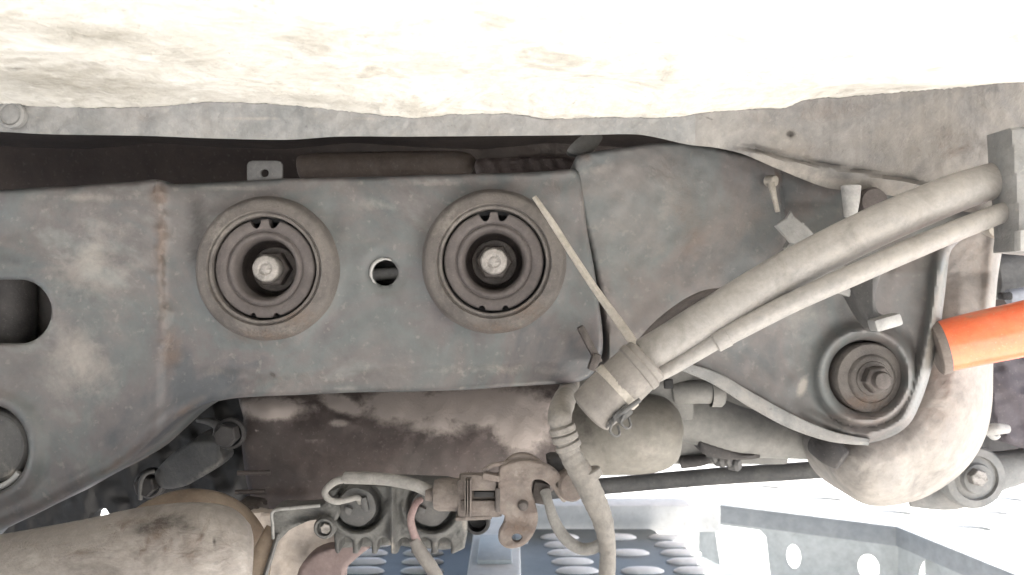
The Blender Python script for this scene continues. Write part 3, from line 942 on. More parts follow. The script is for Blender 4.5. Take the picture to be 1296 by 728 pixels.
q.box(P(788, 524, .449), (0.010, 0.004, 0.006), Matrix.Rotation(math.radians(-42), 3, 'Y'), 0.001)
q.build('spring_clip', 'midgrey', slv)

ct = MB()
pp = [(676, 249, .512), (700, 284, .5085), (728, 328, .505), (756, 370, .503), (788, 414, .500), (806, 440, .497)]
ct.grid(strip(0, pp, [3.0, 4.4, 4.6, 5.0, 6.0, 6.0], 0.0016))
tag(ct.build('cable_tie', 'tie'), 'pale nylon cable tie tail slanting across the right bushing', 'cable tie')

# ------------------------------------------------------------------ wiring loom
lm = thing('wiring_loom', 'taped dusty grey wiring loom hanging down beside the rubber sleeve', 'wiring loom')
q = MB()
r = 0.475 / F
pts = [(726, 468, .64), (720, 492, .57), (709, 522, .485), (712, 545, .475), (722, 575, .473), (738, 603, .471), (752, 632, .470), (763, 660, .470), (769, 695, .470), (768, 730, .470), (766, 770, .470)]
q.tube(PP(pts), [12 * r, 15 * r, 16 * r, 13.5 * r, 14 * r, 15 * r, 15 * r, 13 * r, 10.5 * r, 10.5 * r, 10 * r], 22, 14, jitter=0.03)
q.build('wrap', 'loom', lm, stains={'dust': [(740, 600, 14, 60, 0.4, -30)], 'rust': [(745, 590, 12, 20, 0.4), (768, 700, 8, 30, 0.3)]})
for t, (a, b, rr) in enumerate([((711, 541), (713, 547), 17), ((714, 551), (716, 557), 17), ((718, 562), (720, 567), 17), ((741, 598), (744, 606), 20)]):
    q = MB()
    q.tube(PP([(*a, .474), (*b, .474)]), rr * r, 20, 3)
    q.build('tape_band', 'loom', lm)

# ================================================================== GEARBOX AND LOWER PARTS
gb = thing('gearbox', 'dark brown oily gearbox casing with pale dust patches under the crossmember', 'gearbox')
out = [(303, 470), (420, 465), (560, 462), (700, 458), (722, 470), (716, 495), (702, 512), (697, 530), (700, 548), (712, 570), (724, 590), (708, 616), (660, 640), (600, 655), (520, 660), (440, 656), (380, 648), (335, 648), (318, 630), (310, 600), (306, 560), (308, 530), (302, 505)]


def ygb(x, y, sd):
    t = (y - 565) / 100
    return 0.612 + 0.045 * t * t + 0.0012 * vnoise(x, y, 60, 41) - 0.006 * np.exp(-((x - 345) / 26) ** 2 - ((y - 515) / 18) ** 2) - 0.003 * np.exp(-((x - 440) / 16) ** 2 - ((y - 537) / 8) ** 2) \
        + 0.006 * np.clip((x - 660) / 60, 0, 1) ** 2 - 0.005 * np.exp(-((y - 630) / 9) ** 2) * np.clip((420 - x) / 30, 0, 1)


q = MB()
q.sheet(cr(out, 3, True), [], ygb, 3, 0.10, 8)
q.build('casing', 'sump', gb, ang=60, stains={
    'dust': [(345, 517, 42, 15, 1.3), (432, 511, 30, 12, 1.2, 20), (430, 536, 15, 6, 0.85), (515, 514, 60, 22, 1.3), (610, 514, 90, 26, 1.4), (660, 535, 44, 40, 1.1), (555, 535, 50, 22, 0.8), (640, 520, 40, 22, 0.6),
             (325, 545, 2, 2, 1.0), (395, 558, 16, 3, 0.5), (400, 515, 30, 10, 0.4)],
    'rust': [(374, 515, 6, 22, 0.6), (600, 515, 10, 20, 0.5), (650, 530, 40, 30, 0.4), (540, 515, 100, 30, 0.4)]})
q = MB()
for (a, b, L) in ((316, 598, 26), (312, 622, 24), (318, 636, 20)):
    q.tube(PP([(a - L * .6, b + 1, .585), (a + L, b, .59)]), 3 * 5.5e-4, 10)
q.build('cooling_rib', 'sump', gb)
q = MB()
q.hexa(P(291, 549, .60), AX, 15 * 5.5e-4, 0.012)
q.lathe([(0.011, -0.003), (0.011, 0.001), (0.009, 0.002)], P(291, 549, .60), AX, 28)
q.build('flange_bolt', 'dark', gb, ang=30)

# finned alloy housing with two sender plugs
fh = thing('finned_housing', 'dark cast alloy housing with rounded fins and two round sender plugs', 'housing')
Y = 0.520
s = Y / F
arm = MB()
arm.sheet(cr([(345, 646), (372, 644), (405, 641), (418, 630), (426, 634), (430, 650), (420, 662), (398, 658), (380, 664), (362, 674), (352, 686), (346, 682)], 4, True), [], lambda x, y, sd: 0.516 + 0.010 * np.exp(-((x - 392) / 20) ** 2 - ((y - 654) / 8) ** 2), 2, 0.02, 3)
arm.build('arm', 'alloy', fh)
edge = MB()
edge.tube(PP([(346, 682, .514), (345, 664, .5135), (346, 647, .5135), (372, 643, .514), (405, 640, .515)]), 2.2 * s, 10, 6)
edge.build('arm_edge', 'alloy_light', fh)
q = MB()
q.lathe([(14 * s, -0.006), (14 * s, 0.002), (12 * s, 0.004), (9.5 * s, 0.004), (8.5 * s, 0.001), (0.0001, 0.001)], P(412, 667, .517), AX, 32)
eye = q.build('bolt_eye', 'alloy', fh)
q = MB()
q.hexa(P(413, 668, .515), AX, 6.5 * s, 0.003)
q.build('bolt_head', 'bolt', eye, ang=30)
out = [(416, 620), (440, 616), (500, 614), (560, 616), (588, 622), (592, 650), (591, 676), (588, 694)]
for xg in (562, 537, 512, 486, 462, 438):
    w_ = 8.5
    out += [(xg + w_ + 3, 701), (xg + w_, 700)] + [(xg + w_ * math.cos(a), 689 - 9 * math.sin(a)) for a in np.linspace(0, math.pi, 9)] + [(xg - w_, 700), (xg - w_ - 3, 701)]
out += [(424, 697), (421, 660)]


def yfh(x, y, sd):
    v = 0.520 + 0.0006 * vnoise(x, y, 30, 51)
    v -= 0.007 * np.exp(-((x - 496) / 5) ** 2)
    for cx in (453, 546):
        r = np.hypot(x - cx, y - 640)
        v += 0.010 * np.clip((33 - r) / 4, 0, 1)
        v -= 0.003 * np.exp(-((r - 37) / 3.5) ** 2) * np.clip((y - 632) / 10, 0, 1)
    return v


q = MB()
q.sheet(out, [], yfh, 1.6, 0.030, 2.5)
q.sheet([(424, 640), (588, 640), (588, 693), (560, 696), (500, 690), (426, 694)], [], lambda x, y, sd: .540 + 0 * x, 4, .01, 2)
q.build('finned_body', 'alloy', fh, ang=60, stains={'dust': [(496, 690, 4, 12, 0.7), (560, 690, 26, 6, 0.4), (588, 660, 5, 30, 0.6)]})
for k, (cx, cy) in enumerate(((453, 640), (546, 640))):
    q = MB()
    q.lathe([(27 * s, -0.012), (26 * s, 0.001), (24 * s, 0.004), (15 * s, 0.0048), (0.0001, 0.005)], P(cx, cy, .526), AX, 36, rfun=lambda j, a, r: r * (1 + 0.02 * math.sin(6 * a)))
    pg = q.build('sender_plug', 'midgrey', fh)
    q = MB()
    q.box(P(cx - 12, cy + 6, .519), (10 * s, 0.004, 9 * s), Matrix.Rotation(0.4, 3, 'Y'), 0.001)
    q.box(P(cx + 9, cy - 2, .519), (8 * s, 0.004, 18 * s), Matrix.Rotation(-0.2, 3, 'Y'), 0.001)
    q.build('terminal_block', 'midgrey', pg)
q = MB()
q.lathe([(17 * s, -0.012), (17 * s, 0.001), (15 * s, 0.003), (12 * s, 0.003), (11 * s, -0.004), (0.0001, -0.005)], P(604, 660, .528), AX, 36)
q.build('lug_ring', 'black', fh)

wr = thing('sender_wire', 'grey sleeved wire looping from the left sender plug into the connector', 'wire')
q = MB()
q.tube(PP([(437, 605, .508), (452, 605, .506), (490, 607, .503), (525, 614, .502), (548, 624, .502), (568, 631, .504)]), [7.4 * s, 7.6 * s, 7.6 * s, 7.6 * s, 7.6 * s, 7.2 * s], 18, 10)
q.build('sleeve', 'wire', wr)
q = MB()
q.tube(PP([(440, 606, .508), (424, 610, .508), (412, 621, .508), (414, 630, .508), (426, 635, .509), (442, 632, .512), (452, 630, .516), (456, 636, .522)]), [4.8 * s, 4.6 * s, 4.2 * s, 4.0 * s, 3.9 * s, 3.9 * s, 3.8 * s, 3.8 * s], 14, 10)
q.build('conductor', 'wire', wr)
wp = thing('pink_wire', 'pinkish wire dropping from the right sender plug past the alloy fins', 'wire')
q = MB()
q.tube(PP([(532, 633, .520), (526, 638, .512), (520, 655, .508), (522, 670, .506), (528, 686, .505), (532, 692, .505)]), [4 * s, 4.5 * s, 4.6 * s, 4.8 * s, 5 * s, 4 * s], 14, 10)
q.build('conductor', 'wire_pink', wp)
q = MB()
q.tube(PP([(524, 683, .505), (533, 700, .505), (548, 722, .506), (566, 755, .507)]), [6.5 * s, 8.5 * s, 8.5 * s, 8.5 * s], 16, 8)
q.build('sleeve', 'sleeve', wp)

# connector plug and its rusty bracket
cn = thing('connector_plug', 'dusty brown plastic cable connector beside the rusty bracket', 'connector')
Y = 0.492
s = Y / F
q = MB()
q.box(P(608, 626, Y + .008), (58 * s, 0.020, 50 * s), None, 0.003)
q.build('shell', 'plug', cn)
q = MB()
q.box(P(606, 610, Y - .004), (44 * s, 0.006, 20 * s), None, 0.0012)
q.box(P(608, 640, Y - .003), (50 * s, 0.005, 15 * s), None, 0.0012)
q.build('rib', 'plug', cn)
q = MB()
q.lathe([(21 * s, 0), (21 * s, 0.012), (18 * s, 0.015), (9 * s, 0.016), (8 * s, 0.02)], P(582, 626, Y + .008), (-1, 0, 0), 28)
q.build('boot', 'plug', cn)
q = MB()
q.box(P(622, 603, Y - .006), (22 * s, 0.008, 8 * s), Matrix.Rotation(0.2, 3, 'Y'), 0.001)
q.tube(PP([(612, 596, Y - .004), (624, 589, Y - .006), (640, 586, Y - .004), (656, 580, Y)]), 3 * s, 10)
q.build('latch', 'rusty', cn)

q = MB()
for k in range(3):
    q.box(P(590 + k * 3.2, 626, Y - .0035), (1.4 * s, 0.024, 47 * s), None, 0.0004)
q.build('grip_rib', 'plug', cn)
q = MB()
q.box(P(613, 625, Y - .0035), (26 * s, 0.004, 7 * s), None, 0.0006)
q.build('lock_window', 'black', cn)
q = MB()
q.box(P(600, 653, Y + .004), (46 * s, 0.012, 5 * s), Matrix.Rotation(-0.05, 3, 'Y'), 0.0008)
q.build('locking_tab', 'plug', cn)
q = MB()
q.box(P(630, 632, Y - .006), (6 * s, 0.006, 30 * s), None, 0.0008)
q.build('clip_edge', 'bolt_dark', cn)
cbk = thing('connector_bracket', 'rust-brown steel bracket with one hole in its rounded lower tab', 'bracket')
out = [(632, 592), (645, 586), (662, 582), (690, 587), (706, 598), (720, 612), (722, 626), (714, 636), (706, 628), (696, 614), (684, 607), (674, 609), (673, 622), (678, 640), (681, 656), (677, 672), (668, 686), (656, 693), (642, 694), (632, 686), (631, 674), (637, 662), (638, 652), (630, 648), (630, 620)]


def ycb(x, y, sd):
    return 0.484 + 0.004 * np.clip((x - 690) / 30, 0, 1) + 0.003 * np.clip((y - 650) / 10, 0, 1) + 0.0005 * vnoise(x, y, 26, 61)


q = MB()
q.sheet(cr(out, 3, True), [circ(654, 681, 6.5, 5.5, n=20), circ(707, 613, 3.2, 3.2, n=14)], ycb, 1.8, 0.004, 2.5, 0.004, 1.5)
q.build('plate', 'rusty', cbk, stains={'dust': [(716, 630, 8, 10, 0.9), (660, 600, 20, 10, 0.4), (645, 640, 14, 10, 0.35)], 'rust': [(655, 668, 26, 16, 0.6), (640, 690, 20, 6, 0.4)]})
q = MB()
q.lathe([(20 * s, -0.004), (20 * s, 0.003), (17 * s, 0.005), (8 * s, 0.0055), (0.0001, 0.006)], P(722, 614, .492), Vector((0.35, -1, 0.1)), 32)
q.build('boss', 'rusty', cbk)
q = MB()
q.pplate(cr([(636, 588), (648, 576), (662, 573), (676, 577), (690, 588), (676, 592), (650, 594)], 3, True), .492, (), .006, .0012)
q.build('folded_ear', 'rusty', cbk)
q = MB()
q.lathe([(.0001, .0022), (.002, .002), (.0028, .0010), (.0032, 0), (.0032, -.002)], P(662, 640, .483), AX, 14)
q.build('rivet', 'bolt_dark', cbk)
q = MB()
q.box(P(684, 622, .497), (22 * s, 0.012, 28 * s), Matrix.Rotation(0.2, 3, 'Y'), 0.002)
q.build('terminal_nut', 'bolt_dark', cbk)
cw = thing('sensor_wire', 'pale grey wire looping from the rusty bracket down to the loom', 'wire')
q = MB()
q.tube(PP([(690, 622, .488), (694, 636, .484), (702, 660, .482), (716, 682, .480), (734, 694, .479), (750, 694, .476), (762, 686, .473)]), [7 * s, 6 * s, 7 * s, 7.5 * s, 7.5 * s, 7.5 * s, 6 * s], 18, 10)
q.build('conductor', 'wire', cw)
# small dark bracket with clip near the loom
q = MB()
q.sheet(cr([(692, 580), (712, 578), (742, 590), (746, 600), (738, 604), (722, 600), (700, 598)], 4, True), [], lambda x, y, s_: .50 + 0 * x, 2.5, .012, 3)
tag(q.build('loom_bracket', 'dark'), 'small dark bracket holding the loom above the rusty bracket', 'bracket')

# ------------------------------------------------------------------ canister and ducts behind
cs = thing('canister', 'rounded beige-brown canister behind the rubber sleeve', 'canister')
s = 0.64 / F
q = MB()
q.tube(PP([(700, 552, .67), (730, 552, .66), (790, 550, .65), (825, 548, .65), (846, 546, .65), (857, 545, .65), (862, 545, .65)]), [46 * s, 50 * s, 51 * s, 50 * s, 43 * s, 30 * s, 12 * s], 36, 8)
q.build('shell', 'canister', cs, stains={'oil_shade': [(740, 540, 26, 50, 0.5), (800, 520, 60, 12, 0.35)], 'dust': [(820, 570, 26, 20, 0.45)]})
dc = thing('rear_duct', 'wide grey curved duct between the canister and the lobe', 'duct')
s = 0.70 / F
q = MB()
q.tube(PP([(830, 515, .70), (880, 528, .70), (930, 545, .70), (985, 553, .70), (1040, 558, .70)]), [36 * s, 34 * s, 32 * s, 27 * s, 24 * s], 32, 8)
q.build('main_pipe', 'duct', dc)
q = MB()
q.tube(PP([(855, 497, .655), (880, 496, .65), (898, 496, .65)]), 14 * s, 22)
q.lathe([(17 * s, -.004), (17 * s, .004), (14 * s, .006)], P(906, 497, .65), (1, 0, 0), 26)
q.build('stub_pipe', 'duct', dc)
q = MB()
q.box(P(838, 498, .66), (70 * s, .02, 60 * s), None, .003)

q.build('mount_plate', 'duct', dc)
q = MB()
q.box(P(842, 512, .76), (305 * .76 / F, .02, 148 * .76 / F), None, .004)
q.build('backing_plate', 'duct', dc)
q = MB()
q.box(P(846, 486, .643), (10 * s, .004, 11 * s), None, .0006)
q.build('dark_square_hole', 'black', dc)  # black box painted in for the shade inside an open hole
q = MB()
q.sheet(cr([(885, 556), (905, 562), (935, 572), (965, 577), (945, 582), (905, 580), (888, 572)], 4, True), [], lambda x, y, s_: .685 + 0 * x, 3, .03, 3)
q.build('dark_lug', 'dark', dc)  # dark flat lug under the duct
hw = thing('rear_hardware', 'cluster of small bolts and a dark lug under the grey duct', 'bolts')
q = MB()
q.tube(PP([(862, 585, .75), (885, 583, .745), (900, 580, .74)]), [9 * s, 8 * s, 6 * s], 14)
q.build('lug', 'dark', hw)
for i in range(4):
    q = MB()
    q.lathe([(9 * s, -.004), (9 * s, .003), (6 * s, .005), (.0001, .005)], P(903 + i * 9, 577 + i * 2.6 + (i % 2) * 3, .74), Vector((0.7, -0.7, 0)), 14)
    q.build('bolt', 'midgrey', hw)
tr = MB()
s = 0.9 / F
tr.tube(PP([(690, 622, .94), (800, 612, .92), (905, 603, .90), (1000, 597, .88), (1090, 590, .87)]), [11 * s] * 5, 18)
tag(tr.build('cross_rod', 'midgrey'), 'long dark grey rod crossing behind the loom above the bright ground', 'rod')

# ------------------------------------------------------------------ cast arm on the right
ca = thing('cast_arm', 'thick cream-grey cast arm curving down behind the rounded lobe', 'control arm')
q = MB()
out = [(1178, 280), (1200, 250), (1240, 246), (1272, 262), (1275, 282), (1268, 320), (1262, 360), (1258, 420), (1257, 470), (1256, 510), (1250, 545), (1238, 572), (1220, 596), (1195, 616), (1165, 632), (1130, 640), (1100, 640), (1075, 628), (1055, 606), (1046, 582),
       (1050, 560), (1080, 540), (1120, 520), (1150, 480), (1165, 420), (1172, 340)]


def yca(x, y, sd):
    t = np.clip(-sd / 62, 0, 1)
    v = 0.625 - 0.046 * np.sqrt(np.clip(1 - (1 - t) ** 2, 0, 1)) * np.clip((y - 330) / 130, 0.12, 1)
    v += 0.0012 * vnoise(x, y, 70, 71)
    v -= 0.004 * np.exp(-((x - 1258 + (y - 280) * 0.08) / 7) ** 2) * np.clip((470 - y) / 80, 0, 1)
    v += 0.006 * np.exp(-((x - 1165) / 18) ** 2 - ((y - 600) / 24) ** 2)
    return v


q.sheet(cr(out, 3, True), [], yca, 3, .05, 5)
q.build('casting', 'arm', ca, ang=60, stains={'rust': [(1190, 530, 26, 36, 0.4), (1230, 330, 26, 60, 0.35), (1200, 500, 14, 30, .4)], 'oil_shade': [(1090, 590, 50, 50, 0.45)]})  # oil spot paints the shaded lower left of the casting
q = MB()
q.tube(PP([(1040, 560, .60), (1052, 572, .59), (1066, 582, .585)]), [20 * 5.5e-4, 18 * 5.5e-4, 14 * 5.5e-4], 20)
q.build('rubber_stop', 'dark', ca)
ob = thing('orange_bar', 'glossy orange painted tube entering from the right edge', 'bar')
s = 0.535 / F
q = MB()
q.tube(PP([(1187, 440, .545), (1230, 430, .54), (1296, 416, .535), (1420, 388, .525)]), [33 * s, 34 * s, 35 * s, 36 * s], 36, 8, caps=False)
q.build('tube', 'orange', ob, stains={'oil_shade': [(1190, 450, 7, 34, 0.7), (1235, 400, 26, 3, .5, -12), (1270, 425, 12, 3, .45, -12), (1215, 445, 6, 10, .4)], 'dust': [(1250, 395, 60, 6, .5, -12)]})
q = MB()
ax = (P(1187, 440, .545) - P(1230, 430, .54)).normalized()
q.lathe([(35 * s, -.003), (35.5 * s, -.001), (35 * s, .002), (32 * s, .003), (0.0001, .0015)], P(1188, 440, .545), ax, 36)
q.build('end_ring', 'rusty', ob)

hb = thing('hose_bracket', 'grey upright bracket plate holding the hose ends at the right edge', 'bracket')
s = 0.455 / F
q = MB()
q.sheet([(1278, 162), (1330, 156), (1330, 322), (1286, 318), (1288, 300), (1284, 240), (1280, 200)], [], lambda x, y, sd: .452 + .0003 * vnoise(x, y, 40, 4), 3, .022, 4)
q.build('plate', 'flange', hb)
q = MB()
q.box(P(1300, 305, .446), (18 * s * 1.4, .006, 26 * s), None, .001)
q.build('pad', 'palegrey', hb)
q = MB()
q.tube(PP([(1262, 186, .50), (1272, 182, .495), (1284, 180, .49)]), [12 * s, 14 * s, 14 * s], 20)
q.build('grommet', 'arch', hb)
q = MB()
q.lathe([(.008, -.012), (.008, .002), (.0065, .005), (.0001, .0055)], P(1262, 286, .53), Vector((-.2, -1, -.2)), 24)
q.build('stud', 'tie', hb)

# things behind the right edge
lk = thing('link_joint', 'dim grey link arm with a bolted eye behind the cast arm', 'link')
s = 0.72 / F
q = MB()
q.lathe([(40 * s, -.03), (40 * s, .0), (37 * s, .004), (28 * s, .005), (27 * s, .002), (20 * s, .004), (18 * s, .008), (0.0001, .009)], P(1232, 604, .72), AX, 40)
q.build('eye', 'flange', lk)
q = MB()
q.hexa(P(1234, 603, .712), AX, 11 * s, .008)
q.build('bolt', 'bolt', lk, ang=30)
q = MB()
q.tube(PP([(1150, 628, .75), (1200, 622, .74), (1232, 604, .74), (1290, 590, .74), (1400, 570, .74)]), [14 * s, 24 * s, 30 * s, 22 * s, 22 * s], 24)
q.build('arm', 'flange', lk)
ht = thing('suspension_knuckle', 'dark purplish-grey block at the right edge below the orange bar', 'knuckle')
q = MB()
q.sheet(cr([(1250, 452), (1300, 444), (1400, 430), (1400, 566), (1330, 572), (1296, 568), (1270, 556), (1256, 530), (1252, 490)], 4, True), [], lambda x, y, sd: .70 + .004 * vnoise(x, y, 50, 5) + .01 * np.clip((y - 500) / 40, 0, 1), 4, .10, 8)
q.build('block', grime('knuckle', [(0.06, 0.052, 0.062), (0.10, 0.09, 0.10)], scale=20, speck=.2), ht)
q = MB()
q.tube(PP([(1248, 545, .66), (1260, 543, .655), (1276, 543, .655)]), [6 * s, 7 * s, 5 * s], 14)
q.tube(PP([(1252, 548, .66), (1258, 553, .66), (1263, 550, .66)]), 4 * s, 12)
q.build('split_pin', 'palegrey', ht)
sh = thing('shock_absorber', 'blue-grey tube seen past the bracket at the right edge', 'tube')
q = MB()
s = .8 / F
q.tube(PP([(1252, 352, .80), (1300, 346, .80), (1420, 330, .80)]), [28 * s] * 3, 28)
q.build('body', 'flange', sh)
q = MB()
q.tube(PP([(1276, 376, .76), (1330, 368, .76), (1420, 352, .76)]), [9 * s] * 3, 18)
q.build('rod', grime('rod_blue', [(0.40, 0.42, 0.47), (0.48, 0.50, 0.55)], scale=20, speck=.1), sh)
q = MB()
q.box(P(1272, 375, .755), (12 * s, .01, 9 * s), None, .002)
q.build('end_clip', 'dark', sh)
q = MB()
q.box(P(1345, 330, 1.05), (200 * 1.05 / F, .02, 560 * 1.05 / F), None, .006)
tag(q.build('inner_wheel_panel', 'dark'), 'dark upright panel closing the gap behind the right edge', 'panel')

# ================================================================== LOWER LEFT
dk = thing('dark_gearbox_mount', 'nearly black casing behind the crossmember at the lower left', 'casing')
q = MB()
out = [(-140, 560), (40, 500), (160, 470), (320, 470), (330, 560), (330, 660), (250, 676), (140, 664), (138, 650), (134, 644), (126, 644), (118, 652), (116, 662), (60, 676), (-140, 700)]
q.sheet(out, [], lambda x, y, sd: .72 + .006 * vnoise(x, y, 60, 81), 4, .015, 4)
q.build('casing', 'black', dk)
q = MB()
q.hexa(P(190, 612, .66), AX, 14 * 6e-4, .012)
q.lathe([(19 * 6e-4, -.006), (19 * 6e-4, .002), (16 * 6e-4, .004)], P(190, 612, .66), AX, 28)
q.build('mount_bolt', 'dark', dk, ang=30)
q = MB()
q.tube(PP([(178, 632, .65), (178, 612, .648), (184, 600, .648), (196, 596, .65)]), 3 * 6e-4, 10)
q.build('bolt_guard', 'midgrey', dk)
q = MB()
q.tube(PP([(150, 588, .64), (165, 582, .635), (185, 574, .63)]), [8 * 6e-4, 7 * 6e-4, 5 * 6e-4], 14)
q.build('stay_rod', 'rusty', dk)
hgb = thing('exhaust_hanger', 'dark grey curved sheet hanger above the exhaust flange', 'hanger')
q = MB()
q.sheet(cr([(196, 600), (216, 576), (240, 560), (262, 545), (276, 548), (282, 570), (284, 582), (272, 594), (252, 606), (232, 616), (206, 618)], 4, True), [],
        lambda x, y, sd: .63 + .02 * np.clip((250 - x) / 50, -.5, 1) + .018 * np.clip((560 - y) / 20, 0, 1), 2.5, .02, 4)
q.build('sheet', 'midgrey', hgb, stains={'dust': [(262, 596, 30, 5, .55, -35)]})
q = MB()
q.tube(PP([(250, 532, .635), (266, 534, .63), (276, 540, .63), (274, 552, .63)]), [3 * 6e-4, 5 * 6e-4, 6 * 6e-4, 5 * 6e-4], 12)
q.build('hook', 'midgrey', hgb)

ex = thing('exhaust_pipe', 'large pale stained exhaust pipe lying across the lower left corner', 'exhaust')
s = .465 / F
q = MB()
q.tube(PP([(-160, 790, .47), (-60, 774, .468), (0, 766, .466), (60, 757, .464), (120, 748, .463), (180, 738, .463), (230, 732, .464), (265, 730, .466), (290, 730, .468), (304, 730, .470)]),
       [87 * s, 87 * s, 87 * s, 88 * s, 90 * s, 93 * s, 93 * s, 90 * s, 82 * s, 70 * s], 64, 10)
q.build('pipe', 'exhaust', ex, stains={'rust': [(200, 675, 26, 20, .6, -40), (165, 660, 50, 8, .5, -10), (240, 700, 30, 30, .5, -40), (60, 690, 60, 8, .4), (130, 690, 40, 12, .35, -20), (285, 700, 12, 40, .4), (185, 690, 6, 34, .7, 38), (215, 688, 5, 34, .65, 36), (150, 672, 5, 26, .6, 50), (255, 680, 6, 30, .6, 20), (100, 700, 60, 4, .5, -8)], 'oil_shade': [(200, 664, 46, 12, .8, -14), (235, 668, 30, 10, .6, -5), (230, 690, 6, 30, .45, 30), (275, 690, 8, 24, .35, 20), (272, 686, 3, 5, .8)]})
q = MB()
s2 = .53 / F
q.lathe([(84 * s2, -.012), (96 * s2, -.010), (103 * s2, -.004), (104 * s2, .002), (100 * s2, .007), (92 * s2, .010), (84 * s2, .012)], P(236, 722, .53), Vector((.45, -1, -.10)), 72)
q.build('flange', 'exhaust_tan', ex)

# heat shield, straps under the alloy housing
hsd = thing('heat_shield', 'pale pinkish heat shield panel under the alloy housing', 'heat shield')
q = MB()
q.sheet(cr([(306, 660), (345, 650), (400, 652), (450, 668), (440, 700), (420, 724), (390, 780), (300, 790)], 5, True), [], lambda x, y, sd: .575 + .004 * vnoise(x, y, 60, 6) + .0003 * (y - 680), 3, .01, 5)
q.build('panel', 'shield', hsd)
q = MB()
q.sheet(cr([(376, 728), (396, 700), (430, 690), (450, 686), (470, 690), (452, 706), (436, 724), (430, 760), (384, 770)], 4, True), [], lambda x, y, sd: .555 + 0 * x, 3, .012, 4)
q.build('lower_flap', 'maroon', hsd)
sp = thing('tan_strap', 'tan metal strap with dark edge beside the exhaust pipe end', 'strap')
q = MB()
q.grid(strip(0, [(346, 668, .52), (332, 700, .512), (316, 740, .505), (300, 790, .50)], [9, 12, 13, 13], .003))
q.build('band', 'exhaust_tan', sp)
q = MB()
q.grid(strip(0, [(352, 676, .515), (343, 705, .509), (330, 745, .503), (316, 790, .498)], [3, 3.2, 3.4, 3.5], .012))
q.build('edge', 'midgrey', sp)
q = MB()
q.sheet([(302, 636), (326, 640), (334, 664), (324, 672), (304, 668)], [], lambda x, y, sd: .575 + 0 * x, 2.5, .02, 3)
q.build('lug', 'bolt_dark', sp)

# ================================================================== CAR LIFT
LF = thing('lift_runway', 'blue-grey car lift runway with oval holes along its side, lower right', 'car lift')
h = .352
zd = CZ - h


def D(px, py, z=zd):
    y = (CZ - z) * F / (py - 364)
    return ((px - 648) * y / F, y)


e0, e1, e2 = D(885, 634), D(1140, 665), D(1300, 729)
e3 = (e2[0] + .12, e2[1] - .42)
dirv = lambda a, b: Vector((b[0] - a[0], b[1] - a[1], 0)).normalized()
# deck plate with slots
deck = [e0, e1, e2, e3, (2.2, e3[1]), (2.2, 1.60), (e0[0], 1.60)]
rs = np.random.default_rng(3)
slots = []
for r_ in range(7):
    for k in range(7):
        x0 = .44 + k * .15 + (r_ % 2) * .075
        y0 = 1.50 - r_ * .085
        ex_ = np.interp(y0, [e3[1], e2[1], e1[1], e0[1]], [e3[0], e2[0], e1[0], e0[0]])
        if x0 > 1.6 or x0 - .03 < ex_ + .05:
            continue
        slots.append([(x0 + .034 * math.cos(a), y0 + .019 * math.sin(a)) for a in np.linspace(0, 2 * math.pi, 18, endpoint=False)])
q = MB()
q.plate(deck, slots, .006, .001, ((1, 0, 0), (0, 1, 0), (0, 0, 1)), (0, 0, zd - .003))
q.build('deck', 'deck', LF)
q = MB()
HH = .20
for a, b, hol in ((e0, e1, [(.19, .048, .038), (.50, .011, .019), (.86, .015, .020)]), (e1, e2, [(.3, .03, .04), (.72, .03, .04)]), (e2, e3, [(.3, .03, .04), (.7, .03, .04)])):
    dv = dirv(a, b)
    L = math.hypot(b[0] - a[0], b[1] - a[1])
    hs_ = []
    if a is e0:
        hs_.append([(t_ * L, z_) for t_, z_ in ((.09, -.045), (.11, -.036), (.33, -.036), (.36, -.045), (.40, -.16), (.38, -.17), (.17, -.17), (.15, -.16))][::-1])
        hol = hol[1:]
    for (t, rx, rz) in hol:
        hs_.append([(t * L + rx * math.cos(u), -.070 + rz * math.sin(u)) for u in np.linspace(0, 2 * math.pi, 20, endpoint=False)])
    nrm = Vector((0, 0, 1)).cross(dv)
    q = MB()
    q.plate([(0, -HH), (L, -HH), (L, -.0065), (0, -.0065)], hs_, .006, .001, (dv, (0, 0, 1), dv.cross(Vector((0, 0, 1)))), (a[0], a[1] + .004, zd))
    q.build('side_plate', 'lift', LF)
    q = MB()
    off = dv.cross(Vector((0, 0, 1))) * .012
    m_ = (Vector((a[0], a[1], zd)) + Vector((b[0], b[1], zd))) / 2 + off * .5
    q.box(m_ + Vector((0, 0, -.014)), (L, .012, .030), Matrix.Rotation(math.atan2(dv.y, dv.x), 3, 'Z'), .003)
    q.build('edge_rail', 'rail', LF)
for t, a, b in ((.72, e0, e1), (.55, e1, e2)):
    q = MB()
    x, y = a[0] + (b[0] - a[0]) * t, a[1] + (b[1] - a[1]) * t
    q.box((x + .01, y + .05, zd - .09), (.008, .10, .15), Matrix.Rotation(.25, 3, 'Z'), .001)
    q.build('web_plate', 'lift', LF)

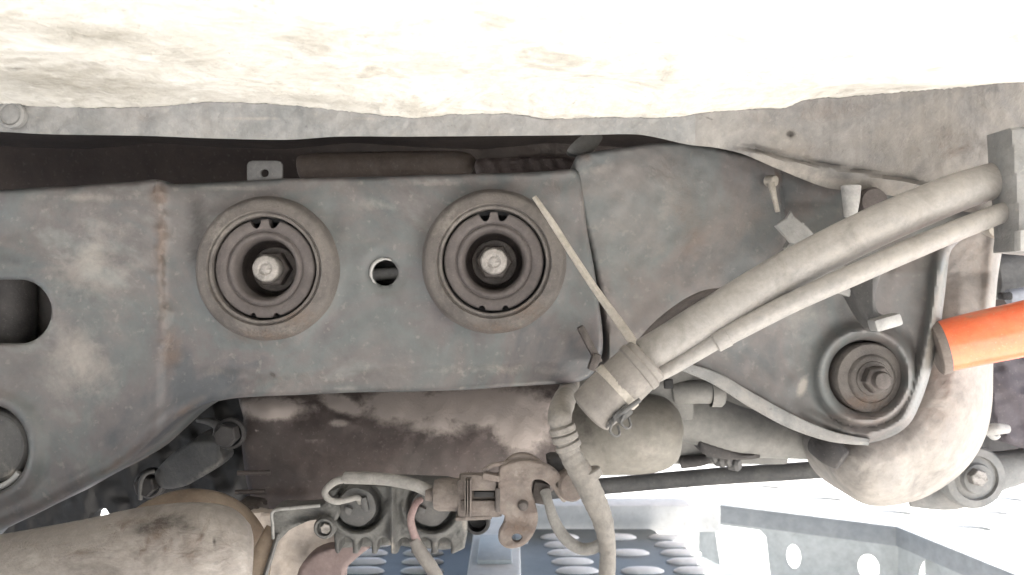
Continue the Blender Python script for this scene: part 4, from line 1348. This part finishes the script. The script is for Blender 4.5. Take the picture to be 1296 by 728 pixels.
LP = thing('lift_platform', 'dark blue-grey slotted platform plate with pale front beam, bottom centre', 'car lift')
zp = CZ - .36
q = MB()
a0, a1 = D(450, 672, zp), D(905, 672, zp)
plo = [(-.35, a0[1]), (.205, a1[1]), (.279, 1.066), (.42, .70), (-.35, .70)]
sl = []
slot_lights = []
for r_ in range(12):
    y0 = a1[1] - .045 - r_ * .036
    for x0 in (-.20 + r_ * .003, -.125 + r_ * .003, .068 + r_ * .0035, .150 + r_ * .0035, .222 + r_ * .002):
        if abs(x0 - .150 - r_ * .0035) < 1e-6 and r_ % 2:
            continue
        slot_lights.append((x0, y0))
q.plate(plo, sl, .006, .001, ((1, 0, 0), (0, 1, 0), (0, 0, 1)), (0, 0, zp))
q.build('plate', 'lift_dark', LP)
q = MB()
q.lathe([(.0001, .0052), (.012, .005), (.022, .0038), (.027, .0015), (.028, -.001)], (0, 0, 0), (0, 0, 1), 20, ref=(1, 0, 0))
for v in range(len(q.v)):
    q.v[v] = (q.v[v][0], q.v[v][1] * .40, q.v[v][2])
lug = q.build('slot_light_lug', 'lug', LP)  # white raised pads stand in for the bright light at the slots
for k, (x0, y0) in enumerate(slot_lights):
    o = lug if k == 0 else lug.copy()
    if k:
        COL.objects.link(o)
        o.parent = LP
    o.location = (x0, y0, zp + .003)
q = MB()
q.box((-.03, a1[1] + .03, zp + .016), (.68, .05, .040), None, .004)
q.build('front_beam', 'deck', LP)
q = MB()
q.box((-.02, 1.02, zp + .024), (.060, .34, .042), None, .005)
q.build('ramp_block', 'deck', LP)
q = MB()
q.box((-.02, 1.02, zp + .047), (.040, .10, .006), None, .002)
q.box((.012, 1.08, zp + .047), (.016, .06, .008), None, .002)
q.build('ramp_latch', 'lift', LP)


# ------------------------------------------------------------------ give every top-level thing an origin at its base
bpy.context.view_layer.update()


def tree(o):
    r = [o]
    for c in o.children:
        r += tree(c)
    return r


done = set()
for o in [o for o in COL.objects if o.parent is None and o.type in ('EMPTY', 'MESH') and o.get('kind') != 'structure']:
    objs = [x for x in tree(o) if x.type == 'MESH']
    if not objs:
        continue
    base = o.location.copy()
    mn, mx = Vector((1e9,) * 3), Vector((-1e9,) * 3)
    for x in objs:
        for v in x.data.vertices:
            for k in range(3):
                mn[k] = min(mn[k], v.co[k])
                mx[k] = max(mx[k], v.co[k])
    if o.data is None and objs[0].data.name in done or any(x.data.name in done for x in objs):
        o.location = base + Vector(bpy.data.objects['bushing']['shift'])
        continue
    L = Vector(((mn.x + mx.x) / 2, (mn.y + mx.y) / 2, mn.z))
    for x in objs:
        if x.data.name not in done and x.name.split('.')[0] != 'slot_light_lug':
            x.data.transform(Matrix.Translation(-L))
            done.add(x.data.name)
        elif x.name.split('.')[0] == 'slot_light_lug':
            x.location = x.location - L
    o.location = base + L
    if o.name == 'bushing':
        o['shift'] = L[:]
for o in COL.objects:
    if 'shift' in o:
        del o['shift']
